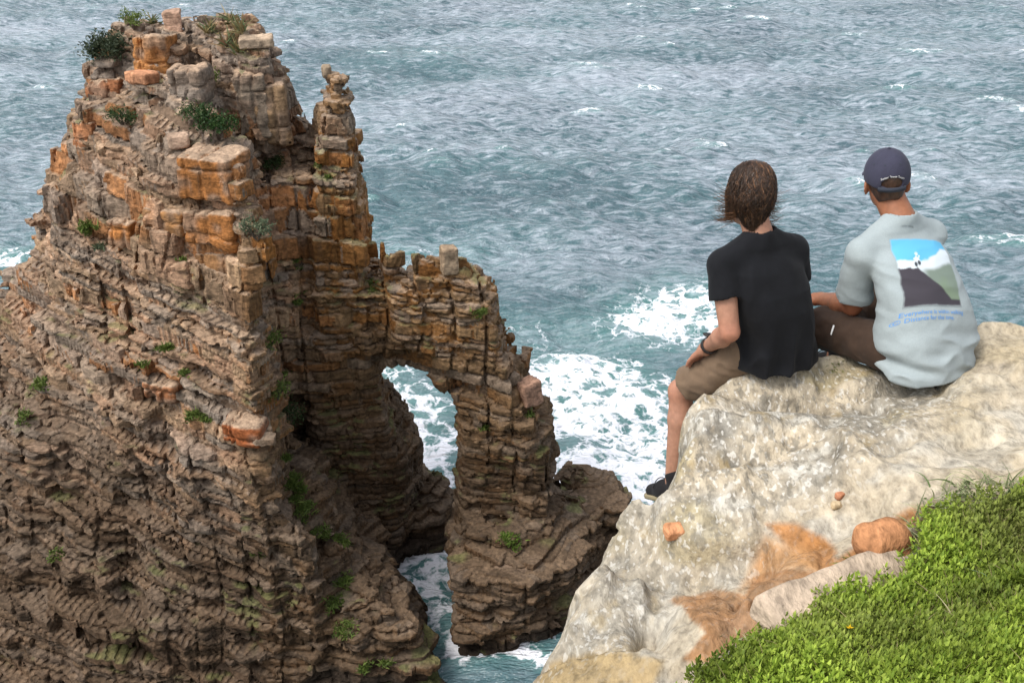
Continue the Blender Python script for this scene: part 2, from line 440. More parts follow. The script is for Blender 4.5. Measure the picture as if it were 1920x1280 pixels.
def rock_cells(P, lf=None):
    if lf is None: lf = tri7(P)
    wp = lf[0]
    z = P[:, 2] + wp * .5 + .06 * P[:, 0] - (.13 + .07 * sstep(16., 8., P[:, 2])) * np.logaddexp(0, -(P[:, 0] + 12.0)) - .03 * P[:, 1] + fbm(P, .7, 1, 40) * .10 + 3.0
    b = np.clip(np.searchsorted(BEDS, z) - 1, 0, len(BEDS) - 2)
    t0, t1 = BEDS[b], BEDS[b + 1]
    dz = np.minimum(z - t0, t1 - z)
    th = B_TH[b]; c, s = np.cos(th), np.sin(th)
    x = P[:, 0] + lf[1] * .4; y = P[:, 1] + lf[2] * .4
    u = x * c + y * s; v = -x * s + y * c
    su, sv = B_SU[b], B_SV[b]
    qu, qv = u / su + B_OU[b], v / sv + B_OV[b]
    iu, iv = np.floor(qu).astype(np.int64), np.floor(qv).astype(np.int64)
    # some neighbouring blocks are one: merge pairs at random
    iu = np.where(hash01(b, iu // 2, iv, 77) < .35, (iu // 2) * 2, iu)
    return z, b, dz, (t0 + t1) / 2, t1 - t0, u, v, su, sv, qu, qv, iu, iv, c, s
def stack_field(P):
    P = np.asarray(P, np.float32)
    lf = tri7(P)
    z, b, dz, zm, th, u, v, su, sv, qu, qv, iu, iv, c, s = rock_cells(P, lf)
    u0 = P[:, 0] + lf[3] * .8; v0 = P[:, 1] + lf[4] * .8
    # evaluate the smooth form at the block's middle: walls break into faces and steps
    jt = lf[6]                              # 1 where tall vertical joints rule (gully, spire, arch)
    k = (.55 - .3 * jt) * lf[7] * (.55 + .45 * sstep(8., 14., P[:, 2]))
    ez = (zm - z) * (.8 - .45 * jt)
    eu = (np.floor(qu) + .5 - qu) * su * k; ev = (np.floor(qv) + .5 - qv) * sv * k
    Q = P.copy(); Q[:, 2] += ez; Q[:, 0] += eu * c - ev * s; Q[:, 1] += eu * s + ev * c
    f = tri(S_D, Q)
    ms = MASSIVE[b]
    r2 = hash01(b, iu, iv) * 2 - 1
    am = lf[7]; wb_ = (1 - .45 * jt) * am
    big = hash01(np.floor(u / 3.7 + lf[5]), np.floor(v / 3.3), np.floor(z / 4.3), 3) * 2 - 1
    f = f - (B_R[b] * np.where(ms > 0, .16, .20) * wb_ + r2 * np.where(ms > 0, .26, .10) * wb_ + big * .38 * wb_)
    # tall columns
    uc, vc = (u0 * C20 + v0 * S20) / 1.55, (-u0 * S20 + v0 * C20) / 1.35
    ic, jc = np.floor(uc), np.floor(vc)
    hc = hash01(ic, jc, np.floor(z / 6.5 + hash01(ic, jc, 9) * 3), 21) * 2 - 1
    dc = np.minimum(np.minimum(uc - ic, ic + 1 - uc), np.minimum(vc - jc, jc + 1 - vc)) * 1.4
    f = f - jt * am * hc * .48 + jt * .40 * np.exp(-(dc / .07) ** 2)
    du = np.minimum(qu - np.floor(qu), np.ceil(qu) - qu) * su; dv = np.minimum(qv - np.floor(qv), np.ceil(qv) - qv) * sv
    dj = np.minimum(du, dv)
    f = f + np.where(ms > 0, .34, .24) * np.exp(-(dz / .055) ** 2) * sstep(.15, .5, hash01(b, iu, iv, 6)) + np.where(ms > 0, .28, .15) * np.exp(-(dj / .055) ** 2) * (hash01(b, iu, iv, 5) < .75)
    f = f + .05 * (np.clip(1 - 2 * dz / th, 0, 1)) ** 3                    # rounded bed edges
    f = f - fbm(P, 1.3, 2, 60) * .13
    return f
def stack_coarse(P):
    P = np.asarray(P, float); f = tri(S_D, P); e = .6
    g = np.stack([tri(S_D, P + np.eye(3)[k] * e) - tri(S_D, P - np.eye(3)[k] * e) for k in range(3)], -1)
    v = P - np.array([0, 0, ZC]); v /= np.linalg.norm(v, axis=1, keepdims=True)
    back = (g * v).sum(1) / (np.linalg.norm(g, axis=1) + 1e-6)
    pp = project(P)
    return np.where(((back > .45) & (P[:, 1] > 54)) | (pp[:, 0] < -220) | (pp[:, 1] > 1430), 99., f)        # the far side gets a plainer face below

CELL = .105
SV, SQ = surface_nets(stack_field, S_LO + .5, S_HI - .5, CELL, stack_coarse, margin=1.5, probe=.2)
def drop_crumbs(V, Q, least=900):
    L = np.arange(len(V))
    while True:
        m_ = L[Q].min(1); N_ = L.copy()
        for k in range(4): np.minimum.at(N_, Q[:, k], m_)
        N_ = N_[N_]; N_ = N_[N_]
        if (N_ == L).all(): break
        L = N_
    n = np.bincount(L, minlength=len(V)); keep = n[L] > least
    Q = Q[keep[Q].all(1)]; u, f = compact(V, Q); return V[u], f
SV, SQ = drop_crumbs(SV, SQ)
def sharpen(V, Q, a):                              # undo the rounding of the meshing: push away from the local mean
    S = np.zeros_like(V); n = np.zeros(len(V))
    for k in range(4):
        for d_ in (1, 3): np.add.at(S, Q[:, k], V[Q[:, (k + d_) % 4]])
        n += np.bincount(Q[:, k], minlength=len(V)) * 2
    L = V - S / n[:, None]; l = np.linalg.norm(L, axis=1, keepdims=True)
    return V + L * a * np.minimum(1, .06 / (l + 1e-9))
SV = sharpen(SV, SQ, 1.3)
import time; print('T', time.process_time()); print('stack', len(SV), len(SQ))

def mixc(a, b, t): return a * (1 - t[:, None]) + np.asarray(b)[None] * t[:, None]
def stack_colour(V, Nz):
    z, b, dz, zm, th, u, v, su, sv, qu, qv, iu, iv, c, s = rock_cells(V)
    h1 = hash01(b, iu, iv, 11); h2 = hash01(b, iu, iv, 12); h3 = hash01(b, 13)
    zr = V[:, 2] - ZC
    n1 = vnoise(V, .13, 71); n2 = vnoise(V, .45, 75); n3 = vnoise(V, 1.4, 79)
    C = np.tile(np.array([.285, .190, .118]), (len(V), 1))                   # warm grey tan
    C = mixc(C, (.31, .19, .12), sstep(.35, .8, h2))                       # pinkish
    C = mixc(C, (.19, .155, .125), sstep(.6, .9, h3) * .8)                  # greyer beds
    right = sstep(-13.5, -10.5, V[:, 0] - .25 * (V[:, 1] - 50))            # the gully, spire and arch are browner, more ochre
    C = mixc(C, (.205, .122, .056), right * .85)
    ora = sstep(.66, .8, h1 * .75 + n2 * .38) * np.where(MASSIVE[b] > 0, 1, .25) * sstep(.75, .3, Nz) * (.35 + .65 * sstep(-40, -28, zr))
    C = mixc(C, (.31, .13, .045), ora * .8)
    och = sstep(.5, .72, n2 * .6 + h2 * .45) * right * sstep(.8, .3, Nz)
    C = mixc(C, (.235, .10, .025), och * .8)
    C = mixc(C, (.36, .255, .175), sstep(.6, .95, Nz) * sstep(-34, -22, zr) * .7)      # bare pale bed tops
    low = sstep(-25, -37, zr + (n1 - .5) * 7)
    C = mixc(C, (.066, .041, .024), low * .87)                              # brown lower cliff, with its shade painted into the colour
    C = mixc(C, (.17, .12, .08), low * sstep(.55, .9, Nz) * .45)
    C = mixc(C, (.075, .058, .045), sstep(.58, .82, n1 * .5 + n3 * .5) * .45 * (1 - ora))   # dark weathering
    C = C * (.72 + .5 * hash01(b, iu, iv, 14)[:, None]) * (.85 + .3 * hash01(b, 15)[:, None])
    C = mixc(C, (.24, .20, .165), sstep(.62, .85, hash01(b, iu, iv, 16)) * (1 - ora) * (.55 - .38 * low))
    wet = sstep(-43.2, -44.4, zr + (n2 - .5) * 1.0)
    C = mixc(C, (.035, .026, .02), wet * .85)
    gr = sstep(.64, .76, n2 * .55 + n3 * .5) * sstep(.35, .8, Nz) * .45
    C = mixc(C, (.12, .145, .04), gr)
    return C, (b * 4099 + (iu + 500)) * 4099 + (iv + 500)

def face_normals(V, F):
    a = V[F[:, 2]] - V[F[:, 0]]; b = V[F[:, 3]] - V[F[:, 1]] if F.shape[1] == 4 else V[F[:, 1]] - V[F[:, 0]]
    n = np.cross(a, b); return n / (np.linalg.norm(n, axis=1, keepdims=True) + 1e-12)
def vert_normals(V, F):
    n = face_normals(V, F); N = np.zeros_like(V)
    for k in range(F.shape[1]): np.add.at(N, F[:, k], n)
    return N / (np.linalg.norm(N, axis=1, keepdims=True) + 1e-12)
S_N = vert_normals(SV, SQ)
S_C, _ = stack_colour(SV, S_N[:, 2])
FC = SV[SQ].mean(1)
_, S_ID = stack_colour(FC, np.zeros(len(FC)))

m = NT('stack_rock')
p = m.pos(); ps = m.pos((1, 1, 3.2))
fine = m.noise(p, 4.5, 2, .65); strat = m.noise(ps, 1.6, 3, .6, .3); streak = m.noise(m.pos((2.2, 2.2, .3)), 1.2, 3, .6)
c = m.mix(1, m.attr('col'), m.ramp(fine, [(.25, .5), (.75, 1.45)]), 'MULTIPLY')
c = m.mix(1, c, m.ramp(strat, [(.3, .72), (.7, 1.22)]), 'MULTIPLY')
c = m.mix(m.ramp(streak, [(.58, 0.), (.74, .5)]), c, (.06, .045, .035))
h = m.math('ADD', m.math('MULTIPLY', fine, .6), strat)
STACK_MAT = m.done(c, .9, m.bump(h, .75, .10), .15)

stack = empty('sea_stack', (float(x_of(400, 52, -45)), 52.0, 0.0), 'tall layered orange brown sea stack with a thin spire and a natural rock arch', 'sea stack')
M_inv = Matrix.Translation(-stack.location)
S_TREE = BVHTree.FromPolygons([tuple(v) for v in SV.tolist()], SQ.tolist())
# which blocks does the photograph's viewpoint see largest?
seen = {}
for py in range(4, 1280, 7):
    for px in range(2, 1180, 7):
        r = ray(px, py)
        hit = S_TREE.ray_cast(Vector((0, 0, ZC)), Vector(r))
        if hit[2] is not None:
            seen.setdefault(int(S_ID[hit[2]]), []).append(hit[2])
rgrid = S_R[tuple(np.clip(((FC - S_LO) / S_H + .5).astype(int), 0, np.array(S_R.shape) - 1).T)]
top = sorted(seen, key=lambda k: -len(seen[k]))[:300]
blk_index = {k: i for i, k in enumerate(top)}
ids, inv = np.unique(S_ID, return_inverse=True)
lab = np.array([blk_index.get(int(k), -1) for k in ids])[inv]
def piece(name, mask, parent):
    u, f = compact(SV, SQ[mask])
    me = mesh_from(name, SV[u] - np.array(stack.location), f, False)
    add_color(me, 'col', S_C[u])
    return obj(name, me, STACK_MAT, parent)
blocks = []
order = np.argsort(lab, kind='stable'); st = np.searchsorted(lab[order], np.arange(len(top) + 1))
for j in range(len(top)):
    fi = order[st[j]:st[j + 1]]
    q = SQ[fi]; vs = {}
    par = list(range(len(fi)))
    def root(i):
        while par[i] != i: par[i] = par[par[i]]; i = par[i]
        return i
    for a, quad in enumerate(q.tolist()):
        for w in quad:
            if w in vs: par[root(a)] = root(vs[w])
            else: vs[w] = a
    rt = np.array([root(i) for i in range(len(fi))]); big_ = np.bincount(rt).argmax()
    lab[fi[rt != big_]] = -1; fi = fi[rt == big_]
    reg = int(np.bincount(rgrid[fi].astype(int)).argmax())
    blocks.append((fi, reg))
CVv, CQq = surface_nets(lambda P: tri(S_D, np.asarray(P, float)) + .75, S_LO + .5, S_HI - .5, .5)
me = mesh_from('rear_face', CVv - np.array(stack.location), CQq, False); add_color(me, 'col', np.tile(np.array([[.16, .11, .075]]), (len(CVv), 1)))
obj('rear_face', me, STACK_MAT, stack)
S_PART = {}
for i, nm in enumerate(S_REG):
    mask = (rgrid == i) & (lab < 0)
    S_PART[i] = piece(nm, mask, stack)
for fi, reg in blocks: piece('rock_block', fi, S_PART[reg])
# the outstanding blocks of the upper face
def face_block(px, py, size, rot, col, label, seed):
    h = S_TREE.ray_cast(Vector((0, 0, ZC)), Vector(ray(px, py))); size = np.array(size)
    c = np.array(h[0]) + np.array([0, size[1] * .78, 0]); Rm = np.array(Matrix.Rotation(rot, 3, 'Z'))
    def f(P):
        q = (P - c) @ Rm; r = .10; a = np.abs(q) - (size - r)
        d = np.linalg.norm(np.maximum(a, 0), axis=1) + np.minimum(a.max(1), 0) - r
        w = fbm(P, .9, 2, seed + 9) * .25
        cr = np.minimum(np.abs(q[:, 0] + w - size[0] * .3 * math.sin(seed * 2.1)), np.abs(q[:, 2] + w * .6 + size[2] * .45 * math.cos(seed)))
        cr = np.minimum(cr, np.abs(q[:, 0] + w + size[0] * .55))
        chip = .22 * sstep(.25, .6, fbm(P, .8, 2, seed + 17))                # broken corners
        return d + .16 * np.exp(-(cr / .06) ** 2) + chip - fbm(P, 1.3, 3, seed) * .2 - fbm(P, .45, 1, seed + 3) * .3
    V, Q = surface_nets(f, c - size.max() * 1.5, c + size.max() * 1.5, .10); N_ = vert_normals(V, Q)
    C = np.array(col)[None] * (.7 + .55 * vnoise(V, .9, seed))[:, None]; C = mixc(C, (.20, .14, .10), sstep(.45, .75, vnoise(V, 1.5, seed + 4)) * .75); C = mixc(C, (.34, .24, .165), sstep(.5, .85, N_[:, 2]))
    me = mesh_from('rock_block', V - np.array(stack.location), Q, False); add_color(me, 'col', C)
    o = obj('rock_block', me, STACK_MAT, S_PART[0]); o['label'] = label
OR = (.33, .135, .042)
face_block(392, 336, (1.45, 1.0, 1.05), -.35, OR, 'great square orange block at the top of the prow', 3)
face_block(400, 428, (1.25, .9, .75), -.3, OR, 'orange block in the band below the great block', 6)
face_block(318, 418, (1.0, .8, .6), -.35, (.30, .15, .06), 'rounded orange brown block beside the band', 8)
face_block(232, 442, (.75, .7, .7), -.4, OR, 'separate orange block on the terrace', 10)
face_block(415, 500, (1.5, .8, .75), -.3, (.31, .16, .07), 'streaked orange block on the prow', 13)
face_block(290, 112, (.95, .8, 1.15), -.25, (.36, .16, .055), 'orange block of the left summit', 14)
face_block(352, 180, (.8, .7, 1.2), -.1, (.20, .165, .135), 'smooth grey block between the summits', 16)
face_block(200, 175, (1.2, .8, .9), -.3, (.31, .13, .06), 'reddish slab below the left summit', 19)
face_block(160, 255, (.8, .7, .8), -.35, (.34, .15, .07), 'red brown block on the upper left', 20)
face_block(470, 200, (.85, .7, 1.7), .1, (.20, .155, .115), 'tall grey column of the right summit', 22)
face_block(505, 215, (.75, .7, 1.5), .2, (.23, .15, .085), 'tall ochre column of the right summit', 25)
face_block(455, 815, (1.0, .7, .5), -.2, (.27, .085, .03), 'dark red block low on the prow', 26)
face_block(310, 735, (.9, .7, .4), -.35, (.26, .11, .05), 'rusty rounded block below the mid height grass', 28)
print('T', time.process_time())
def on_stack(px, py):
    return S_TREE.ray_cast(Vector((0, 0, ZC)), Vector(ray(px, py)))
# ------------------------------------------------------------------ the sea
def fft_ocean(n, L, wind, wdir, seed, cut):
    r = np.random.default_rng(seed)
    k1 = np.fft.fftfreq(n, L / n) * 2 * math.pi
    kx, ky = np.meshgrid(k1, k1, indexing='ij'); k = np.hypot(kx, ky); k[0, 0] = 1
    Lw = wind ** 2 / 9.81
    cosw = (kx * math.cos(wdir) + ky * math.sin(wdir)) / k
    ph = np.exp(-1 / (k * Lw) ** 2) / k ** 4 * (cosw ** 2 * .8 + .2) * np.exp(-(k * cut) ** 2); ph[0, 0] = 0
    h = (r.normal(size=(n, n)) + 1j * r.normal(size=(n, n))) * np.sqrt(ph)
    H = np.fft.ifft2(h).real; dx = np.fft.ifft2(h * -1j * kx / k).real; dy = np.fft.ifft2(h * -1j * ky / k).real
    s = H.std(); return H / s, dx / s, dy / s
def samp(T, x, y, L):
    n = T.shape[0]; qx, qy = x / L * n, y / L * n; ix, iy = np.floor(qx).astype(int), np.floor(qy).astype(int)
    fx, fy = qx - ix, qy - iy; a, b, c, d = ix % n, (ix + 1) % n, iy % n, (iy + 1) % n
    return (T[a, c] * (1 - fx) + T[b, c] * fx) * (1 - fy) + (T[a, d] * (1 - fx) + T[b, d] * fx) * fy
O1 = fft_ocean(512, 173., 8.0, math.radians(-75), 3, .3)
O2 = fft_ocean(512, 97., 4.6, math.radians(-98), 8, .14)
O3 = fft_ocean(256, 37., 2.4, math.radians(-85), 12, .10)
ys = [18.0]
while ys[-1] < 300: ys.append(ys[-1] + max(.28, ys[-1] ** 1.5 / 4200))
while ys[-1] < 40000: ys.append(ys[-1] * 1.35)
ys = np.array([-40000, -8000, -1500, -300, -60, -10, 8] + ys)
xn = np.arange(-45, 45, .38); xs = list(xn); stp = .38
while xs[-1] < 165: stp *= 1.012; xs.append(xs[-1] + stp)
while xs[-1] < 40000: xs.append(xs[-1] * 1.45)
pos = np.array(xs)[len(xn):]
xs = np.concatenate([-pos[::-1], xn, pos])
gx, gy = np.meshgrid(xs, ys, indexing='ij'); sh = gx.shape
x, y = gx.ravel(), gy.ravel()
fade = sstep(420, 260, np.hypot(x, y))
near = sstep(75, 40, y) * .45                    # sheltered water round the stack
amp1, amp2, amp3 =   .36 * fade * (1 - near), .28 * fade * (1 - near * .6), .05 * sstep(230, 110, y)
W = ((O1, 173., amp1, .8), (O2, 97., amp2, .95), (O3, 37., amp3, .8))
zz = sum(samp(O[0], x, y, L) * a for O, L, a, c in W)
xx = x + sum(samp(O[1], x, y, L) * a * c for O, L, a, c in W)
yy = y + sum(samp(O[2], x, y, L) * a * c for O, L, a, c in W)
# foam: broken water where swell meets the rock, and patches drifting off it
P2 = np.stack([x, y, np.zeros_like(x)], -1)
wx_, wy_ = fbm(P2, .09, 3, 4), fbm(P2, .09, 3, 14)
xw, yw = x + wx_ * 5, y + wy_ * 5
foam = np.zeros_like(x)
def fblob(px, py, rx, ry, a, rot=0.0):
    global foam
    c = at_z(px, py, -ZC); dx, dy = xw - c[0], yw - c[1]
    cr, sr = math.cos(rot), math.sin(rot); u, v = dx * cr + dy * sr, -dx * sr + dy * cr
    foam = np.maximum(foam, a * np.exp(-((u / rx) ** 2 + (v / ry) ** 2)))
for a in [(1235,590,9,8,.72,.2),(1330,560,6,5,.6,0),(1180,600,5,4,.55,0),(1100,730,6,7,.8,.6),(1150,790,11,6,.70,.1),(1060,780,5,5,.72,0),(1220,860,8,6,.66,0),
          (1120,890,9,5,.7,0),(1190,930,8,5,.74,0),(1060,930,5,4,.72,0),(790,780,6,5,.72,0),(800,850,6,6,.82,0),(840,910,6,4,.9,0),(760,720,4,4,.55,0),
          (820,1080,4,2.5,.66,0),(790,1120,3,2,.72,0),(840,1170,3,2.5,.6,0),(860,1230,3,1.5,.66,0),(930,1265,4,1.2,.8,0),(0,600,5,10,.95,0),(-20,700,6,8,.95,0),(10,500,5,7,.6,0),
          (690,500,12,6,.35,0),(760,470,14,6,.35,0),(1000,640,10,8,.35,0),(640,470,8,6,.35,0)]: fblob(*a)
base = tri(S_D, np.stack([x, y, np.full_like(x, .4)], -1))
inb = (x > S_LO[0]) & (x < S_HI[0]) & (y > S_LO[1]) & (y < S_HI[1])
foam = np.maximum(foam, np.where(inb, .78 * np.exp(-np.maximum(base, 0) / .9), 0))
jac = .7 * samp(O1[0], x, y, 173.) + samp(O2[0], x, y, 97.)
foam = np.maximum(foam, sstep(1.9, 3.0, jac + fbm(P2, .03, 2, 8) * .8) * .50 * fade)
me = mesh_from('sea', np.stack([xx, yy, zz], -1),
    (lambda i, j, n: np.stack([i * n + j, (i + 1) * n + j, (i + 1) * n + j + 1, i * n + j + 1], -1).reshape(-1, 4))(
        *np.meshgrid(np.arange(sh[0] - 1), np.arange(sh[1] - 1), indexing='ij'), sh[1]), True)
add_float(me, 'foam', foam)
add_float(me, 'wind', .25 + .75 * sstep(62, 150, y + fbm(P2, .02, 2, 5) * 25))  # more streak foam and painted sky reflection farther out
print('sea', len(x))
m = NT('sea_water')
p = m.pos((1, 1, 0)); pst = m.pos((.5, 1.3, 0))
n1 = m.noise(pst, 1.1, 3, .65, .3); n2 = m.noise(pst, .24, 4, .6, .4); n3 = m.noise(m.pos((.8, 1.2, 0)), 4., 1, .6)
hgt = m.math('ADD', m.math('MULTIPLY', n2, 2.2), m.math('ADD', m.math('MULTIPLY', n1, 1.4), m.math('MULTIPLY', n3, .22)))
nrm = m.bump(hgt, .85, .55)
wn_ = m.noise(p, .35, 5, .6, 1.2)
# lacy foam: warped cell edges filled in where there is much of it
vec = m.n('ShaderNodeVectorMath', operation='ADD')
nz = m.n('ShaderNodeTexNoise'); m.l(p, nz.inputs['Vector']); nz.inputs['Scale'].default_value = .8; nz.inputs['Detail'].default_value = 4
sc3 = m.n('ShaderNodeVectorMath', operation='SCALE'); m.l(nz.outputs['Color'], sc3.inputs[0]); sc3.inputs['Scale'].default_value = 2.2
m.l(p, vec.inputs[0]); m.l(sc3.outputs[0], vec.inputs[1])
def cells(scale):
    v = m.n('ShaderNodeTexVoronoi', feature='DISTANCE_TO_EDGE'); m.l(vec.outputs[0], v.inputs['Vector']); v.inputs['Scale'].default_value = scale
    return v.outputs['Distance']
v1, v2 = cells(.55), cells(1.6)
lace = m.math('ADD', m.math('MULTIPLY', v1, .55), m.math('MULTIPLY', v2, .35))
tex = m.math('ADD', m.math('MULTIPLY', wn_, .70), m.math('MULTIPLY', lace, 1.5))
dens = m.attr('foam', 'Fac')
d1 = m.math('SUBTRACT', m.math('MULTIPLY', dens, 1.05), m.math('MULTIPLY', tex, 1.15))
fm = m.ramp(m.math('ADD', d1, .5), [(.40, 0.), (.60, 1.)])
# thin wind-blown foam streaks, with pale sky reflection painted into their colour
s1 = m.noise(m.pos((.45, 1.5, 0)), 1.0, 3.5, .68, .5); s2 = m.noise(m.pos((.35, 1., 0)), .045, 4, .6, .4)
st = m.math('ADD', s1, m.math('MULTIPLY', m.math('SUBTRACT', s2, .5), .6))
streak = m.ramp(st, [(.40, 0.), (.58, .45), (.78, .85)])
streak = m.math('MULTIPLY', streak, m.attr('wind', 'Fac'))
deep = m.mix(m.ramp(m.noise(p, .035, 3), [(.35, 0.), (.65, 1.)]), (.058, .102, .122), (.070, .138, .152))
shal = m.mix(m.ramp(dens, [(.1, 0.), (.7, 1.)]), deep, (.09, .22, .21))
shal = m.mix(streak, shal, (.50, .54, .61))
col = m.mix(fm, shal, (.84, .85, .90))
rgh = m.math('ADD', m.math('MULTIPLY', fm, .6), .17)
SEA_MAT = m.done(col, rgh, nrm, .5, IOR=1.33)
obj('sea', me, SEA_MAT, None, kind='structure')
# ------------------------------------------------------------------ the pale sandstone ledge on the cliff top
CTRL = [(1920,622,-2.02),(1830,640,-2.08),(1740,695,-2.12),(1640,690,-2.14),(1560,690,-2.16),(1480,695,-2.16),(1420,702,-2.17),(1350,745,-2.19),(1310,790,-2.22),
 (1850,690,-1.99),(1920,760,-1.98),(1700,760,-2.1),(1550,760,-2.17),(1450,800,-2.19),(1380,850,-2.22),(1330,900,-2.27),(1280,950,-2.32),(1265,985,-2.36),
 (1600,850,-2.12),(1750,850,-2.06),(1900,850,-1.98),(1500,900,-2.20),(1420,960,-2.24),(1600,950,-2.12),(1700,930,-2.05),(1300,1010,-2.34),(1400,1000,-2.27),
 (1200,960,-2.42),(1190,1020,-2.42),(1160,1060,-2.43),(1250,1060,-2.37),(1340,1080,-2.26),(1420,1060,-2.19),(1500,1030,-2.14),(1600,1010,-2.05),
 (1220,1130,-2.35),(1130,1130,-2.42),(1110,1200,-2.43),(1200,1200,-2.30),(1280,1180,-2.25),(1350,1170,-2.18),(1420,1150,-2.13),(1500,1100,-2.09),(1650,1030,-2.03),(1680,1060,-2.02),
 (1100,1260,-2.38),(1040,1270,-2.45),(1200,1270,-2.27),(1300,1260,-2.16),(1380,1230,-2.09),(1450,1200,-2.06),(1600,1150,-1.99),(1750,1050,-1.96),(1850,960,-1.95),(1920,920,-1.93),
 (1900,1100,-1.88),(1900,1270,-1.8),(1600,1270,-1.92),(1450,1270,-2.0)]
cp = np.array([at_z(*c) for c in CTRL])
cp = np.concatenate([cp, np.array([(.3,.8,-1.9),(1.,.3,-1.8),(2.5,1,-1.6),(0,0,-1.85),(2,-1,-1.65),(4,3,-1.8),(3.2,3.9,-2.0),(5,1,-1.4),(-1,-1,-1.85),(6,4,-1.8),(5,-4,-1.2),(-3,-4,-1.7)]) + np.array([0, 0, ZC])])
def _tps(r2): return .5 * r2 * np.log(r2 + 1e-9)
_n = len(cp); _K = _tps(((cp[:, None, :2] - cp[None, :, :2]) ** 2).sum(-1)) + np.eye(_n) * .0006
_P = np.concatenate([np.ones((_n, 1)), cp[:, :2]], 1)
_A = np.block([[_K, _P], [_P.T, np.zeros((3, 3))]])
_w = np.linalg.solve(_A, np.concatenate([cp[:, 2], np.zeros(3)]))
def ledge_top(x, y):
    out = _w[_n] + _w[_n + 1] * x + _w[_n + 2] * y
    for i in range(_n): out = out + _w[i] * _tps((x - cp[i, 0]) ** 2 + (y - cp[i, 1]) ** 2)
    return out
EDGE = [at_z(*e)[:2] for e in [(2300,612,-2.0),(1925,620,-2.02),(1830,632,-2.08),(1760,645,-2.1),(1640,648,-2.12),(1560,654,-2.14),(1480,672,-2.16),(1388,690,-2.17),(1326,724,-2.19),(1296,778,-2.24),(1284,860,-2.32),(1262,935,-2.38),
  (1236,945,-2.42),(1180,958,-2.45),(1153,1000,-2.47),(1150,1035,-2.48),(1112,1085,-2.5),(1088,1140,-2.51),(1080,1190,-2.52),(1050,1215,-2.53),(1012,1280,-2.54)]]
EDGE = np.array(EDGE + [(.1,2.0),(.14,1.5),(-.3,.9),(-1.8,.2),(-5,-2),(-5,-9),(12,-9),(12,5.2)])
HOLLOWS = [(1475,752,.17,.05,.07),(1510,756,.10,.03,.05),(1375,835,.10,.06,.07),(1350,795,.06,.06,.03),(1568,880,.025,.06,.03),(1620,895,.05,.05,.02),(1770,700,.06,.10,.07),(1215,1075,.05,.16,.09),(1230,1130,.03,.13,.08),(1660,745,.08,.05,.03)]
def px_plan(px, py):
    z = -2.3
    for _ in range(8):
        p = at_z(px, py, z); z = float(np.clip(ledge_top(p[0:1], p[1:2])[0] - ZC, -3.2, -1.3))
    return p[:2]
SHELF = [([(1232,925),(1250,992),(1300,1014),(1385,1000),(1440,985),(1470,1020),(1440,1060),(1392,1100),(1385,1150),(1262,1130),(1190,1215),(990,1235),(960,900)], -.09),
 ([(1150,1050),(1215,1040),(1222,1140),(1180,1215),(1090,1215),(1060,1150)], .06),
 ([(1262,1130),(1330,1105),(1395,1115),(1440,1150),(1425,1195),(1335,1252),(1280,1245),(1335,1195),(1300,1170)], .025),
 ([(1400,1085),(1440,1070),(1545,1075),(1485,1120),(1465,1155),(1390,1152)], .022),
 ([(1670,968),(1745,960),(1750,985),(1690,985)], .02), ([(1780,640),(1930,600),(1930,690),(1835,700),(1775,690)], .035), ([(1005,1300),(1045,1235),(1110,1214),(1190,1220),(1250,1245),(1230,1300)], .03),
 ([(1460,660),(1560,640),(1640,676),(1680,690),(1640,715),(1540,705),(1480,700)], .02), ([(1300,795),(1370,790),(1420,830),(1390,870),(1310,880)], -.02)]
SHELF = [(np.array([px_plan(*q) for q in pl]), d) for pl, d in SHELF]
LH = .06
_lx = np.arange(-1.2, 3.6, LH); _ly = np.arange(.2, 5.0, LH)
_gx, _gy = np.meshgrid(_lx, _ly, indexing='ij')
_T = ledge_top(_gx, _gy)
_E = poly_sdf(_gx, _gy, EDGE[:, 0], EDGE[:, 1])
def bil(A, x, y, h=LH):
    qx = np.clip((x - _lx[0]) / h, 0, A.shape[0] - 1.001); qy = np.clip((y - _ly[0]) / h, 0, A.shape[1] - 1.001)
    i, j = qx.astype(int), qy.astype(int); fx, fy = qx - i, qy - j
    return (A[i, j] * (1 - fx) + A[i + 1, j] * fx) * (1 - fy) + (A[i, j + 1] * (1 - fx) + A[i + 1, j + 1] * fx) * fy
HC = [(*at_z(px, py, -2.2)[:2], rx, ry, d) for px, py, rx, ry, d in HOLLOWS]
CRACKS = [[(1768,690),(1775,730),(1800,765),(1832,805)],[(1540,1040),(1530,1070),(1535,1100)],[(1430,955),(1475,968)],[(1455,1040),(1400,1085),(1390,1140)]]
CRK = [np.array([at_z(px, py, -2.1 if py < 1000 else -2.2)[:2] for px, py in c]) for c in CRACKS]
def seg_d(x, y, pl):
    d = np.full(x.shape, 9.)
    for a, b in zip(pl[:-1], pl[1:]):
        e = b - a; t = np.clip(((x - a[0]) * e[0] + (y - a[1]) * e[1]) / (e @ e), 0, 1)
        d = np.minimum(d, np.hypot(x - a[0] - e[0] * t, y - a[1] - e[1] * t))
    return d
LR = .07                                             # rounded rim
def rim(E): return np.where(E > 0, 2.2 * LR / 2 + 7.0 * E, 2.2 * np.maximum(E + LR, 0) ** 2 / (2 * LR))
_E = _E - .030
_TC = _T - rim(_E)
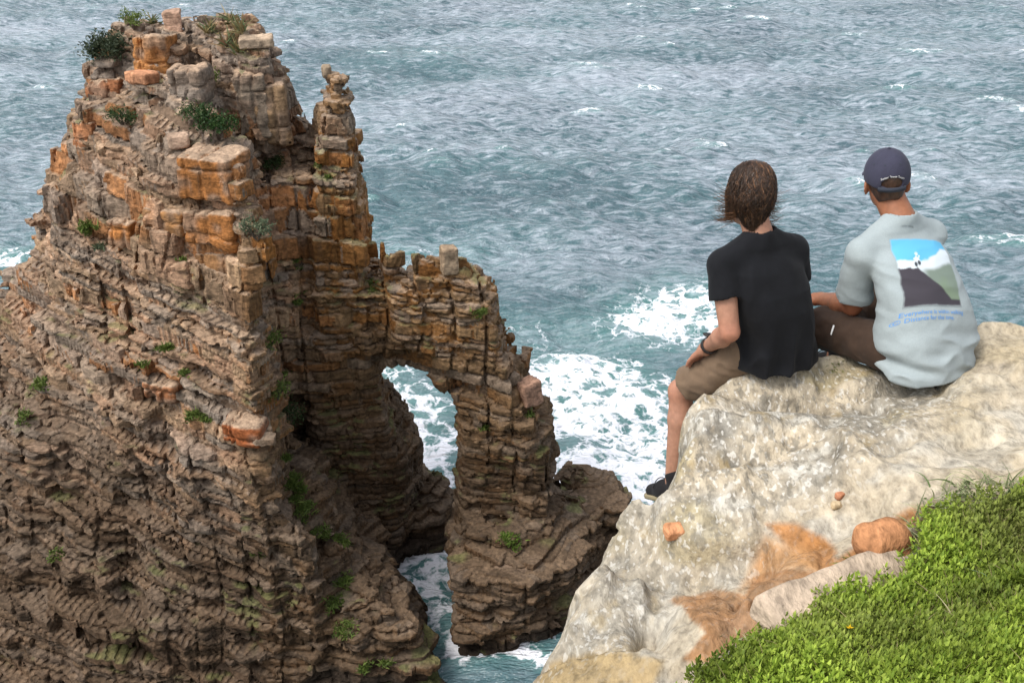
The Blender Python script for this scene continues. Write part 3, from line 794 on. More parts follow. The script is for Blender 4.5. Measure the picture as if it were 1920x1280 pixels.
# the fine relief is a height map too: rim with a ragged line, shelves, broken plates, hollows and cracks
LF = .011
_fx, _fy = np.meshgrid(np.arange(_lx[0], _lx[-1], LF), np.arange(_ly[0], _ly[-1], LF), indexing='ij'); _sh = _fx.shape
_x, _y = _fx.ravel(), _fy.ravel(); _P2 = np.stack([_x, _y, 0 * _x], -1)
_e1, _e2 = fbm(_P2, 2.3, 3, 3) * .09, fbm(_P2, 2.3, 3, 8) * .09
_d = bil(_E, _x + _e1, _y + _e2); _t = bil(_T, _x, _y) - rim(_d)
for pl, dz_ in SHELF: _t = _t + dz_ * sstep(.018, -.018, poly_sdf(_x + _e1 * .35, _y + _e2 * .35, pl[:, 0], pl[:, 1]))
for sd, fr in ((71, 1.1), (75, 1.9), (79, 2.8)): _t = _t + .030 * sstep(-.02, .04, fbm(_P2, fr, 3, sd)) - .015
for cx, cy, rx, ry, dep in HC: _t = _t - dep * np.exp(-((_x - cx) / rx) ** 2 - ((_y - cy) / ry) ** 2)
for pl in CRK: _t = _t - .035 * np.exp(-(seg_d(_x + _e1 * .6, _y + _e2 * .6, pl) / .012) ** 2)
_TF = _t.reshape(_sh); _DF = (1 + 4.0 * sstep(-.08, .08, _d)).reshape(_sh)
def ledge_coarse(P):
    x, y, z = np.asarray(P, float).T
    return (z - bil(_TC, x, y)) / (1 + 4.0 * sstep(-.08, .08, bil(_E, x, y))) * .6
def ledge_field(P):
    P = np.asarray(P, np.float64); x, y, z = P.T
    f = (z - bil(_TF, x, y, LF)) / bil(_DF, x, y, LF)
    m_ = np.abs(f) < .11; Q = P[m_]
    f[m_] -= fbm(Q, 2.6, 2, 12) * .06 + fbm(Q, 8., 1, 18) * .016 - np.abs(fbm(Q, 4., 2, 25)) * .045 - .018 * sstep(.3, .5, fbm(Q, 9., 1, 36))
    return f
LV, LQ = surface_nets(ledge_field, (-.6, .55, ZC - 4.4), (3.3, 4.55, ZC - 1.2), .0145, ledge_coarse, margin=.10, probe=.025)
print('ledge', len(LV)); L_N = vert_normals(LV, LQ)
PXL = project(LV)
wrp = np.stack([fbm(LV, 4., 3, 41), fbm(LV, 4., 3, 45)], -1) * 22
def zone(poly, soft=10):
    poly = np.array(poly, float); q = PXL + wrp
    return sstep(soft, -soft, poly_sdf(q[:, 0], q[:, 1], poly[:, 0], poly[:, 1]))
n1, n2, n3 = vnoise(LV, 2.2, 51), vnoise(LV, 7., 53), vnoise(LV, 22., 57)
LC = np.tile(np.array([.62, .53, .40]), (len(LV), 1))
LC = mixc(LC, (.66, .60, .50), sstep(.4, .7, n2 * .6 + n3 * .4))
grey = zone([(1240,640),(1480,680),(1800,660),(1780,760),(1640,860),(1560,930),(1420,980),(1280,1010),(1240,980)], 60)
grey = np.maximum(grey, zone([(1000,1290),(1090,1100),(1160,940),(1300,960),(1440,1010),(1400,1080),(1260,1130),(1180,1220),(1100,1215)], 30) * .7)
LC = mixc(LC, (.38, .345, .285), grey * sstep(.25, .6, n1 * .45 + n2 * .55) * .9)
LC = mixc(LC, (.70, .66, .58), grey * sstep(.62, .72, n3 * .6 + n2 * .4) * .8)
LC = mixc(LC, (.45, .36, .17), grey * sstep(.6, .75, vnoise(LV, 5., 61)) * .6)
LC = mixc(LC, (.62, .50, .31), zone([(1760,690),(1930,640),(1930,930),(1800,900)], 50) * sstep(.3, .7, n1) * .9)
LC = mixc(LC, (.50, .43, .34), zone([(1790,640),(1930,600),(1930,690),(1830,710)], 30) * sstep(.35, .6, n2) * .9)
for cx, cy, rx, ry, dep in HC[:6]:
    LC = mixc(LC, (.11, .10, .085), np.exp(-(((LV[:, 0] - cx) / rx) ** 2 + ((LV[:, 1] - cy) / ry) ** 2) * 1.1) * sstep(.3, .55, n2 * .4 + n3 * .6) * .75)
ochl = zone([(1435,985),(1500,985),(1545,1010),(1580,1045),(1640,1000),(1700,960),(1745,950),(1745,975),(1700,985),(1700,1040),(1640,1065),(1570,1085),(1500,1060),(1465,1020)], 8)
LC = mixc(LC, (.55, .25, .085), ochl * (.85 + .15 * n2))
pale = zone([(1430,1010),(1500,1030),(1560,1075),(1440,1075),(1380,1110),(1400,1060)], 16)
LC = mixc(LC, (.60, .33, .15), pale * .9)
ochd = np.maximum(zone([(1262,1130),(1330,1105),(1395,1115),(1440,1150),(1425,1195),(1335,1252),(1280,1245),(1335,1195),(1300,1170)], 3), zone([(1400,1085),(1440,1070),(1545,1075),(1485,1120),(1465,1155),(1390,1152)], 3))
ochd = np.maximum(ochd, zone([(1670,968),(1745,960),(1750,985),(1690,985)], 6)); ochd = np.maximum(ochd, zone([(1890,905),(1935,900),(1935,922)], 5))
LC = mixc(LC, (.42, .215, .095), ochd * (.75 + .25 * n3))
LC = mixc(LC, (.47, .34, .17), zone([(990,1300),(1040,1235),(1110,1212),(1190,1218),(1250,1245),(1230,1300)], 9) * .9)
soil = zone([(1290,1300),(1420,1215),(1440,1180),(1520,1140),(1600,1110),(1690,1085),(1720,1040),(1700,1010),(1745,945),(1830,925),(1940,912),(1940,1400),(1290,1400)], 8)
LC = mixc(LC, (.10, .075, .04), soil * .9)
me = mesh_from('rock_ledge', LV, LQ, True); add_color(me, 'col', LC * np.array([.64, .64, .63])); add_float(me, 'grey', np.clip(grey * (1 - ochl) * (1 - ochd) + .12, 0, 1) * (1 - soil))
m = NT('pale_sandstone')
p = m.pos((1, .55, .75)); f1 = m.noise(p, 34, 3.5, .62); f2 = m.noise(p, 90, 1, .5); f3 = m.noise(p, 11, 3, .6)
c = m.mix(1, m.attr('col'), m.ramp(f1, [(.28, .55), (.5, 1.), (.72, 1.3)]), 'MULTIPLY')
c = m.mix(1, c, m.ramp(f3, [(.3, .78), (.65, 1.12)]), 'MULTIPLY')
g_ = m.attr('grey', 'Fac')
c = m.mix(m.math('MULTIPLY', m.ramp(m.noise(p, 55, 1.5, .6), [(.57, 0.), (.64, .55)]), g_), c, (.62, .60, .55))
c = m.mix(m.math('MULTIPLY', m.ramp(m.noise(p, 30, 2.5, .65), [(.54, 0.), (.62, .7)]), g_), c, (.17, .155, .125))
c = m.mix(m.math('MULTIPLY', m.ramp(m.noise(p, 9, 3, .6), [(.58, 0.), (.68, .5)]), g_), c, (.30, .22, .10))
c = m.mix(m.ramp(m.noise(p, 22, 3, .65), [(.62, 0.), (.70, .35)]), c, (.30, .24, .17))
h = m.math('ADD', m.math('ADD', f1, m.math('MULTIPLY', f2, .35)), f3)
LEDGE_MAT = m.done(c, .95, m.bump(h, .8, .014), .08)
obj('rock_ledge', me, LEDGE_MAT, None, kind='structure')
L_TREE = BVHTree.FromPolygons([tuple(v) for v in LV.tolist()], LQ.tolist())
def on_ledge(px, py): return L_TREE.ray_cast(Vector((0, 0, ZC)), Vector(ray(px, py)))
def ground_z(x, y):
    h_ = L_TREE.ray_cast(Vector((x, y, ZC - .3)), Vector((0, 0, -1))); return h_[0].z if h_[0] else ZC - 2.2

# the cliff below and behind, and the turf behind the viewer
CL = np.array([(16,4.2),(3.4,4.0),(2.6,3.75),(1.2,3.6),(.75,3.2),(.55,2.7),(.35,1.9),(-.1,1.0),(-1.6,-.2),(-7,-2.5),(-18,-4),(-40,-12),(-48,-30),(50,-30),(50,4)])  # headland stretched wide out of view to shade the lower stack
CD_ = lambda P: np.maximum(poly_sdf(P[:, 0], P[:, 1] + .07 * (P[:, 2] - ZC), CL[:, 0], CL[:, 1]), P[:, 2] - (ZC - 3.4 + .0 * P[:, 0]))
def cliff_field(P):
    P = np.asarray(P, float); b = np.floor(P[:, 2] / .9 + fbm(P, .2, 1, 3))
    return CD_(P) + .25 - (hash01(b, 3) - .5) * .5 - (hash01(b, np.floor(P[:, 0] / 1.7), np.floor(P[:, 1] / 1.7)) - .5) * .6 - fbm(P, .5, 2, 9) * .4
CV, CQ = surface_nets(cliff_field, (-50, -32, -1.5), (52, 7, ZC - 2.5), .55, CD_, margin=1.2)
me = mesh_from('cliff', CV, CQ, False); add_color(me, 'col', np.tile(np.array([[.27, .20, .14]]), (len(CV), 1)) * (.7 + .6 * vnoise(CV, .5, 4))[:, None])
obj('cliff', me, STACK_MAT, None, kind='structure')
gx2, gy2 = np.meshgrid(np.concatenate([np.linspace(-48, -1.4, 60), np.linspace(-1.3, 3.4, 48), np.linspace(3.6, 50, 60)]), np.concatenate([np.linspace(-30, .4, 50), np.linspace(.5, 4.6, 42)]), indexing='ij')
zt = np.clip(ledge_top(gx2, gy2), ZC - 3.2, ZC - .3) - .08
ok = poly_sdf(gx2, gy2, CL[:, 0], CL[:, 1]) < -.25
ok &= ~((gx2 > -.5) & (gx2 < 3.1) & (gy2 > .75))
nA, nB = gx2.shape
I, J = np.meshgrid(np.arange(nA - 1), np.arange(nB - 1), indexing='ij')
F = np.stack([I * nB + J, (I + 1) * nB + J, (I + 1) * nB + J + 1, I * nB + J + 1], -1).reshape(-1, 4)
okf = ok.ravel()[F].all(1); V = np.stack([gx2.ravel(), gy2.ravel(), zt.ravel()], -1); u, f = compact(V, F[okf])
m = NT('turf'); p = m.pos()
me = mesh_from('clifftop_turf', V[u], f, True)
obj('clifftop_turf', me, m.done(m.ramp(m.noise(p, 6, 6, .6), [(.3, (.05, .07, .02)), (.7, (.11, .16, .04))]), .95), None, kind='structure')
# ------------------------------------------------------------------ plants and loose stones
def leafmat(name, rough=.6, tr=.25):
    m = NT(name); c = m.attr('col')
    t = m.n('ShaderNodeBsdfTranslucent'); m.l(c, t.inputs[0]); mx = m.n('ShaderNodeMixShader'); mx.inputs[0].default_value = tr
    m.l(m.b.outputs[0], mx.inputs[1]); m.l(t.outputs[0], mx.inputs[2]); m.l(mx.outputs[0], m.out.inputs[0])
    return m.done(c, rough, None, .25)
LEAF = leafmat('leaf'); BARK = NT('bark').done((.10, .075, .055), .9)
def blades(base, dirs, length, width, bend, cols, rng, seg=4):
    """curved tapering strips: base (n,3), dirs (n,3) unit, bend: sag"""
    n = len(base); t = np.linspace(0, 1, seg + 1)
    side = np.cross(dirs, rng.normal(size=(n, 3))); side /= np.linalg.norm(side, axis=1, keepdims=True) + 1e-9
    out = dirs.copy(); out[:, 2] = 0; out /= np.linalg.norm(out, axis=1, keepdims=True) + 1e-9
    mid = base[:, None] + dirs[:, None] * (t[None, :, None] * length[:, None, None]) + (out * .5 - np.array([0, 0, 1.]))[:, None] * (bend * length)[:, None, None] * (t ** 2)[None, :, None]
    w = width[:, None] * (1 - t[None] ** 1.6 * .95) * .5
    V = np.stack([mid - side[:, None] * w[..., None], mid + side[:, None] * w[..., None]], 2)     # n,seg+1,2,3
    I, J = np.meshgrid(np.arange(n), np.arange(seg), indexing='ij'); g = lambda i, j, s: (i * (seg + 1) + j) * 2 + s
    F = np.stack([g(I, J, 0), g(I, J, 1), g(I, J + 1, 1), g(I, J + 1, 0)], -1).reshape(-1, 4)
    C = np.repeat(cols, (seg + 1) * 2, 0)
    return V.reshape(-1, 3), F, C
def put(name, V, F, C, loc, mat, parent=None, **pr):
    me = mesh_from(name, V - np.array(loc), F, False); add_color(me, 'col', C)
    o = obj(name, me, mat, parent, **pr)
    if parent is None: o.location = tuple(loc)
    return o
def pick(rng, n, a, b): return np.array(a) + (np.array(b) - np.array(a)) * rng.random((n, 1)) ** 1.2
def stack_spots(px, py, rad, n, rng):
    h = on_stack(px, py)
    while h[0] is None: py += 5; h = on_stack(px, py)
    c = np.array(h[0]); out = []
    for _ in range(n * 3):
        r = rad * math.sqrt(rng.random()); a = rng.random() * 6.283
        q = S_TREE.ray_cast(Vector((c[0] + r * math.cos(a), c[1] + r * math.sin(a), c[2] + 1.6)), Vector((0, 0, -1)))
        if q[0] is not None and abs(q[0].z - c[2]) < .38: out.append(q[0][:])
        if len(out) >= n: break
    return c, (np.array(out) if out else np.tile(c, (3, 1)))
GREEN = ((.07, .11, .022), (.17, .22, .05)); DARK = ((.022, .045, .014), (.06, .095, .03)); DRY = ((.16, .12, .05), (.30, .24, .11)); SAGE = ((.07, .095, .055), (.15, .18, .10))
def grass_patch(px, py, rad, label, pal=GREEN, n=230, ln=.38, seed=0, group='grass patches on the sea stack'):
    rng = np.random.default_rng(seed + int(px * 7 + py)); c, sp = stack_spots(px, py, rad * .65, 60, rng)
    k = rng.integers(0, len(sp), n); base = sp[k] + rng.normal(size=(n, 3)) * np.array([.12, .12, .02]) - np.array([0, 0, .05])
    d = rng.normal(size=(n, 3)) * .45; d[:, 2] = 1; d[:, 1] -= .15; d /= np.linalg.norm(d, axis=1, keepdims=True)
    V, F, C = blades(base, d, rng.uniform(.5, 1.2, n) * ln, rng.uniform(.05, .11, n), rng.uniform(.1, .5, n), pick(rng, n, *pal), rng, 3)
    return put('grass_patch', V, F, C, c, LEAF, None, label=label, category='grass', group=group)
def shrub(px, py, rad, label, pal=DARK, n=520, seed=0, tall=1.0):
    rng = np.random.default_rng(seed + int(px * 5 + py)); h = on_stack(px, py)
    while h[0] is None: py += 5; h = on_stack(px, py)
    c = np.array(h[0])
    root = empty('shrub', tuple(c), label, 'shrub', 'shrubs on the sea stack')
    nb = 7; tips = []
    for i in range(nb):
        a = i * 2.4 + rng.random(); tips.append(c + np.array([math.cos(a) * rad * .55, math.sin(a) * rad * .4 - .15 * rad, rad * tall * rng.uniform(.35, .95)]))
    tips = np.array(tips); t = np.linspace(0, 1, 5)
    P_ = (c - np.array([0, 0, .15]))[None, None] * (1 - t)[None, :, None] + tips[:, None] * t[None, :, None]; P_ = P_ + rng.normal(size=P_.shape) * .03
    v, q = tubes(P_, np.tile(np.linspace(.05, .015, 5), (nb, 1)) * rad ** .5, 4); o = obj('stems', mesh_from('stems', v - c, q, True), BARK, root)
    k = rng.integers(0, nb, n); cen = tips[k] + rng.normal(size=(n, 3)) * rad * np.array([.24, .24, .20])
    d = rng.normal(size=(n, 3)); d[:, 2] += .8; d /= np.linalg.norm(d, axis=1, keepdims=True)
    V, F, C = blades(cen, d, rng.uniform(.10, .22, n) * rad ** .6, rng.uniform(.05, .10, n) * rad ** .6, rng.uniform(0, .3, n), pick(rng, n, *pal), rng, 2)
    put('foliage', V, F, C, c, LEAF, root)
    return root
def aloe(px, py, rad, label, seed=0, pal=DRY, n=42):
    rng = np.random.default_rng(seed + int(px + py * 3)); h = on_stack(px, py)
    while h[0] is None: py += 5; h = on_stack(px, py)
    c = np.array(h[0])
    d = rng.normal(size=(n, 3)) * .75; d[:, 2] = np.abs(d[:, 2]) + .35; d /= np.linalg.norm(d, axis=1, keepdims=True)
    cols = pick(rng, n, *pal); cols[rng.random(n) < .4] = (.11, .14, .06)
    V, F, C = blades(np.tile(c, (n, 1)) + rng.normal(size=(n, 3)) * .12, d, rng.uniform(.5, 1.1, n) * rad, rng.uniform(.07, .13, n), rng.uniform(0, .35, n), cols, rng, 4)
    return put('aloe', V, F, C, c, LEAF, None, label=label, category='aloe', group='spiky plants on the summit')

aloe(395, 62, 1.1, 'spiky straw coloured plant on the left of the right summit'); aloe(430, 45, 1.2, 'tallest spiky dry plant crowning the right summit'); aloe(455, 60, 1.2, 'spiky plant on the right edge of the summit'); aloe(425, 85, 1.1, 'dead brown spiky plant hanging over the summit face', pal=((.20, .11, .06), (.36, .25, .14)))
aloe(448, 95, .9, 'small dry spiky plant low on the summit face'); aloe(287, 14, .7, 'small spiky plant on the very top of the left summit')
shrub(204, 108, 1.25, 'dark bushy shrub hugging the left side of the summit', ((.020, .036, .016), (.07, .085, .045)), 1700, tall=1.0)
shrub(252, 34, .7, 'small bright green bush on the left summit', GREEN); shrub(232, 232, .8, 'dark shrub in a crevice below the left summit'); shrub(408, 255, 1.1, 'deep green bush in the cleft between the two summits', ((.015, .045, .012), (.05, .10, .025)), 800)
shrub(372, 225, .8, 'narrow green bush above the cleft bush', ((.02, .05, .012), (.06, .10, .03))); shrub(388, 160, .7, 'green growth running down the summit gully', GREEN)
shrub(482, 445, .8, 'grey green bush beside the prow of the stack', SAGE); shrub(505, 650, .8, 'green bush halfway down the shaded gully', GREEN); shrub(520, 745, .8, 'lower green bush in the shaded gully', GREEN); shrub(545, 785, .9, 'dark green bush where the gully widens', DARK)
shrub(600, 315, .35, 'small green tuft on the ledge under the spire', GREEN, 200); shrub(515, 318, .6, 'dark bush at the top of the shaded gully', DARK)
for px, py, r, n, ln, pal, lb_ in [(172, 428, 1.0, 330, .45, GREEN, 'grassy clump on the upper left terrace'), (192, 455, .6, 180, .4, SAGE, 'grey green tuft just below the upper left terrace'), (305, 660, .8, 300, .4, GREEN, 'green grass on the mid height ledge of the big face'),
   (345, 685, .4, 130, .3, GREEN, 'small grass tuft right of the mid height ledge'), (370, 778, 1.0, 360, .42, GREEN, 'wide grass patch above the red blocks'), (70, 722, .8, 260, .36, GREEN, 'grass patch near the left edge of the photo'), (42, 785, .5, 150, .32, GREEN, 'faint grass near the left edge, lower down'),
   (545, 905, .9, 420, .5, GREEN, 'bright grass strip beside the dark cave'), (575, 965, 1.0, 420, .45, GREEN, 'grass mat below the dark cave'), (640, 1015, .9, 300, .4, GREEN, 'grass on the rounded shoulder above the channel'), (955, 1015, .9, 330, .36, ((.07, .12, .02), (.16, .24, .04)), 'bright green grass at the foot of the arch leg'),
   (905, 800, .4, 200, .32, GREEN, 'grass ledge on the right leg of the arch'), (895, 588, .5, 200, .3, GREEN, 'grass along the top right of the arch'), (692, 535, .5, 160, .3, GREEN, 'grass where the arch meets the spire wall'), (640, 1085, .8, 260, .4, GREEN, 'grass in the gully of the lower buttress'),
   (645, 1180, .9, 320, .4, GREEN, 'grass near the bottom of the lower buttress gully'), (485, 1040, .6, 200, .34, GREEN, 'grass between pale layered knobs at lower centre'), (560, 490, .22, 130, .3, GREEN, 'green tuft on the shaded wall left of the arch'), (338, 262, .5, 150, .28, GREEN, 'short grass above the great orange block'),
   (730, 1230, .6, 180, .36, GREEN, 'grass low on the buttress above the water'), (985, 770, .5, 150, .28, GREEN, 'grass under the boulder on the arch shoulder'), (425, 455, .4, 130, .3, SAGE, 'grey green tuft on the prow below the orange blocks'), (610, 318, .5, 120, .26, GREEN, 'grassy ledge across the spire base'),
   (265, 690, .4, 120, .3, GREEN, 'tiny grass tuft left of the mid height grass'), (105, 1040, .6, 160, .34, GREEN, 'thin grass on the dark lower left slope'), (340, 470, .35, 110, .26, GREEN, 'tiny tuft among orange blocks of the prow')]:
    grass_patch(px, py, r, lb_, pal, n, ln)

for px, py, r, n, ln, lb_ in [(535, 850, .7, 260, .4, 'grass at the top of the bright strip beside the cave'), (560, 930, .8, 300, .42, 'grass in the middle of the bright strip'), (600, 1000, .8, 280, .4, 'grass where the strip reaches the lower buttress'), (625, 1130, .8, 280, .4, 'grass in the middle of the lower buttress gully'),
   (530, 700, .5, 160, .36, 'thin grass between the two gully bushes'), (560, 560, .5, 150, .32, 'thin grass high on the shaded wall'), (690, 1245, .6, 200, .36, 'grass at the very bottom of the gully')]:
    grass_patch(px, py, r, lb_, GREEN, n, ln)
# loose blocks
def boulder(name, c, size, rot, label, mat, colf, cell, seed, cat='boulder', round_=.35, group=None, rough_=.0):
    c = np.asarray(c, float); size = np.asarray(size, float); Rm = np.array(Matrix.Rotation(rot, 3, 'Z')) @ np.array(Matrix.Rotation(.12 * math.sin(seed), 3, 'X'))
    def f(P):
        q = (P - c) @ Rm; r = size.min() * round_; a = np.abs(q) - (size - r)
        d = np.linalg.norm(np.maximum(a, 0), axis=1) + np.minimum(a.max(1), 0) - r
        return d - fbm(P - c, .9 / size.mean(), 3, seed) * max(size.min() * .24, size.mean() * rough_)
    V, Q = surface_nets(f, c - size.max() * 1.9, c + size.max() * 1.9, cell)
    base = np.array([c[0], c[1], V[:, 2].min()]); me = mesh_from(name, V - base, Q, True); add_color(me, 'col', colf(V))
    o = obj(name, me, mat, None, label=label, category=cat)
    o.location = tuple(base)
    if group: o['group'] = group
    return o
cst = lambda *c: (lambda V: np.array(c)[None] * (.6 + .8 * vnoise(V, 1.3 if V[:, 2].max() < 40 else 16., 5))[:, None])
def sboulder(px, py, size, rot, label, col, seed, lift=.7):
    h = on_stack(px, py)
    while h[0] is None: py += 5; h = on_stack(px, py)
    c = np.array(h[0]) + np.array([0, .35 * size[1], size[2] * lift])
    return boulder('loose_boulder', c, size, rot, label, STACK_MAT, cst(*col), .09, seed, round_=.22, group='loose blocks on the sea stack')
sboulder(842, 506, (.42, .45, .75), .3, 'upright block balanced on top of the arch', (.33, .24, .16), 3)
sboulder(990, 752, (.62, .6, .72), .6, 'reddish boulder perched on the right shoulder of the arch', (.27, .16, .11), 5)
sboulder(480, 88, (.85, .5, .25), .2, 'flat slab jutting out from the right of the summit', (.36, .27, .19), 8, 1.0)
sboulder(325, 50, (.45, .45, .55), .2, 'pinkish pointed block on the left summit', (.42, .27, .19), 9); sboulder(265, 155, (.75, .5, .3), -.5, 'fallen pale orange slab below the left summit', (.45, .22, .12), 12)
sboulder(613, 144, (.22, .22, .34), .4, 'small pointed stone on the tip of the spire', (.26, .2, .14), 15); sboulder(335, 275, (.5, .4, .35), .3, 'angular loose stone above the great orange block', (.40, .28, .2), 17)

# stones on the ledge
def lstone(px, py, size, rot, label, col, seed, name='pebble', cat='pebble', sink=.35, rd=.5):
    h = on_ledge(px, py)
    while h[0] is None: py += 5; h = on_ledge(px, py)
    c = np.array(h[0]) + np.array([0, size[1] * .3, size[2] * (1 - sink)])
    return boulder(name, c, size, rot, label, LEDGE_MAT, cst(*col), max(.004, min(size) / 9), seed, cat, rd, rough_=.16 if max(size) > .06 else .0)
lstone(1263, 1004, (.033, .028, .021), .2, 'rounded orange pebble beside the boulder flank', (.50, .24, .12), 2)
lstone(1575, 934, (.015, .013, .012), .5, 'small reddish pebble on the pale rock', (.40, .18, .10), 3)
lstone(1568, 952, (.017, .015, .012), .1, 'small cream pebble next to the reddish one', (.52, .40, .25), 4)
lstone(1655, 1046, (.080, .066, .060), .35, 'rust orange boulder at the edge of the green mat', (.36, .17, .08), 6, 'boulder', 'boulder', .3, .8)
lstone(1574, 1126, (.26, .075, .045), .48, 'long pale pink rock half buried along the green mat', (.40, .315, .235), 7, 'boulder', 'boulder', .86, .5)
lstone(1755, 726, (.014, .011, .010), .1, 'tiny dark pebble under the pale grey shirt', (.10, .07, .05), 10)

# the green mat of small-leaved plants
rng = np.random.default_rng(21)
MAT = np.array([(1290,1300),(1335,1275),(1420,1240),(1450,1205),(1530,1168),(1610,1140),(1695,1108),(1730,1068),(1722,1030),(1775,985),(1850,972),(1945,960),(2150,975),(2200,1500),(1200,1500)], float)
def mat_spots(n):
    out = []
    while len(out) < n:
        q = np.stack([rng.uniform(1240, 2100, 6000), rng.uniform(920, 1440, 6000)], -1); j = q + rng.normal(size=q.shape) * 12
        keep = (poly_sdf(j[:, 0], j[:, 1], MAT[:, 0], MAT[:, 1]) < 0) & ((q[:, 0] < 1960) | (rng.random(6000) < .4)) & ((q[:, 1] < 1300) | (rng.random(6000) < .4))
        for px, py in q[keep]:
            h = on_ledge(px, py)
            if h[0] is not None and h[1].z > .2: out.append(h[0][:])
    return np.array(out[:n])
NS = 8600
sp = mat_spots(NS); mound = (vnoise(sp, 3.2, 3) * .035 + vnoise(sp, 11., 5) * .045 + rng.random(NS) * .012)
tv, tf = [], []
VV, FF, CC = [], [], []
tone = vnoise(sp, 4.5, 8); dry = sstep(.55, .85, vnoise(sp, 4., 15)) * .5 + sstep(.7, .95, rng.random(NS)) * .3
NL = 9
for k in range(NL):                                   # leaf k of every sprig
    a = k * 2.4 + rng.random(NS) * .8; lean = .35 + 1.0 * (1 - k / NL) + rng.normal(size=NS) * .1
    d = np.stack([np.cos(a) * lean, np.sin(a) * lean, np.full(NS, .9)], -1); d /= np.linalg.norm(d, axis=1, keepdims=True)
    b = sp + np.array([0, 0, 1.]) * (mound + .004 * k + rng.random(NS) * .006)[:, None] + d * .003
    g = pick(rng, NS, (.12, .19, .018), (.34, .44, .06)) * (.45 + .95 * tone)[:, None]
    g = g * (1 - dry[:, None] * .75) + np.array([.17, .16, .06]) * dry[:, None] * .75
    v, f, c = blades(b, d, rng.uniform(.010, .019, NS), rng.uniform(.007, .0115, NS), rng.uniform(0, .25, NS), g, rng, 2)
    FF.append(f + sum(len(x) for x in VV)); VV.append(v); CC.append(c)
me = mesh_from('ground_cover', np.concatenate(VV), np.concatenate(FF), False); add_color(me, 'col', np.concatenate(CC))
obj('ground_cover', me, LEAF, None, kind='stuff')
# stems and litter under the leaves
b = sp[:2600] + np.array([0, 0, .03]); d = rng.normal(size=b.shape) * .8; d[:, 2] = 1; d /= np.linalg.norm(d, axis=1, keepdims=True); n = len(b)
v, f, c = blades(b, d, rng.uniform(.03, .10, n), rng.uniform(.0022, .004, n), rng.uniform(0, .3, n), pick(rng, n, (.10, .08, .03), (.36, .30, .15)), rng, 3)
me = mesh_from('stem_litter', v, f, False); add_color(me, 'col', c); obj('stem_litter', me, LEAF, None, kind='stuff')
# long pale grass along the upper rim of the mat and single tufts
def tuft(px, py, n, ln, spread, label, pal, width=(.004, .008), bend=(.3, 1.0), seed=0, sx=1.0):
    r = np.random.default_rng(seed + int(px + py)); h = on_ledge(px, py); c0 = np.array(h[0])
    base = c0 + r.normal(size=(n, 3)) * np.array([spread * sx, spread, .0]); base[:, 2] = [ground_z(x, y) - .004 for x, y in base[:, :2]]
    d = r.normal(size=(n, 3)) * .55; d[:, 2] = 1; d /= np.linalg.norm(d, axis=1, keepdims=True)
    V, F, C = blades(base, d, r.uniform(.5, 1.2, n) * ln, r.uniform(*width, n), r.uniform(*bend, n), pick(r, n, *pal), r, 5)
    return put('grass_tuft', V, F, C, c0, LEAF, None, label=label, category='grass', group='grass tufts round the green mat')
PALE = ((.10, .15, .05), (.42, .42, .24)); GR = ((.06, .12, .02), (.17, .24, .06))
for px, py, n, ln, sprd, lb_, pal in [(1770, 968, 90, .12, .045, 'pale arching grass at the left end of the mat rim', PALE), (1825, 935, 90, .13, .05, 'pale arching grass in the middle of the mat rim', PALE), (1895, 928, 80, .12, .05, 'pale arching grass at the right edge of the photo', PALE),
   (1738, 1010, 70, .11, .04, 'pale striped grass above the rust orange boulder', PALE), (1722, 1060, 60, .09, .035, 'green grass right of the rust orange boulder', GR), (1600, 1062, 80, .055, .022, 'dense little grass cushion left of the rust orange boulder', GR), (1488, 1128, 60, .06, .016, 'small grass tuft in a crack of the ochre rock', GR),
   (1420, 1215, 50, .06, .03, 'thin grass at the lower left tip of the mat', PALE), (1400, 1255, 50, .06, .03, 'grass fringe near the bottom of the photo', GR), (1562, 694, 80, .022, .022, 'mossy green tuft between the two people', ((.08, .10, .02), (.24, .24, .08))), (1694, 706, 60, .028, .02, 'mossy tuft at the hem of the pale grey shirt', ((.09, .10, .03), (.25, .23, .10))),
   (1880, 1150, 40, .16, .10, 'long blue green blades rising from the right of the mat', ((.10, .17, .09), (.30, .36, .20))), (1700, 1190, 30, .14, .10, 'long thin blades in the middle of the mat', PALE), (1560, 1235, 26, .12, .10, 'dry blades over the lower left of the mat', ((.25, .20, .09), (.50, .44, .26))), (1780, 1250, 30, .14, .10, 'dry curled blades at the bottom of the mat', ((.25, .20, .09), (.50, .44, .26)))]:
    tuft(px, py, n, ln, sprd, lb_, pal)
# one yellow flower
h = on_ledge(1582, 1232); fc_ = np.array(h[0]) + np.array([0, 0, .10]); n = 10; an = np.arange(n) * 2 * math.pi / n
d = np.stack([np.cos(an), np.sin(an) * .7, np.full(n, .5)], -1); d /= np.linalg.norm(d, axis=1, keepdims=True)
V, F, C = blades(np.tile(fc_, (n, 1)), d, np.full(n, .011), np.full(n, .005), np.full(n, .1), np.tile(np.array([[.75, .52, .02]]), (n, 1)), rng, 2)
fl = empty('flower', tuple(h[0]), 'single yellow flower in the green mat', 'flower'); put('petals', V, F, C, np.array(h[0]), LEAF, fl)
v, q = tubes(np.array([[np.array(h[0]) + np.array([0, 0, .1]) * t for t in np.linspace(0, 1, 4)]]), np.full((1, 4), .0015)); me = mesh_from('stem', v - np.array(h[0]), q, True); add_color(me, 'col', np.tile(np.array([[.08, .13, .03]]), (len(v), 1))); obj('stem', me, LEAF, fl)
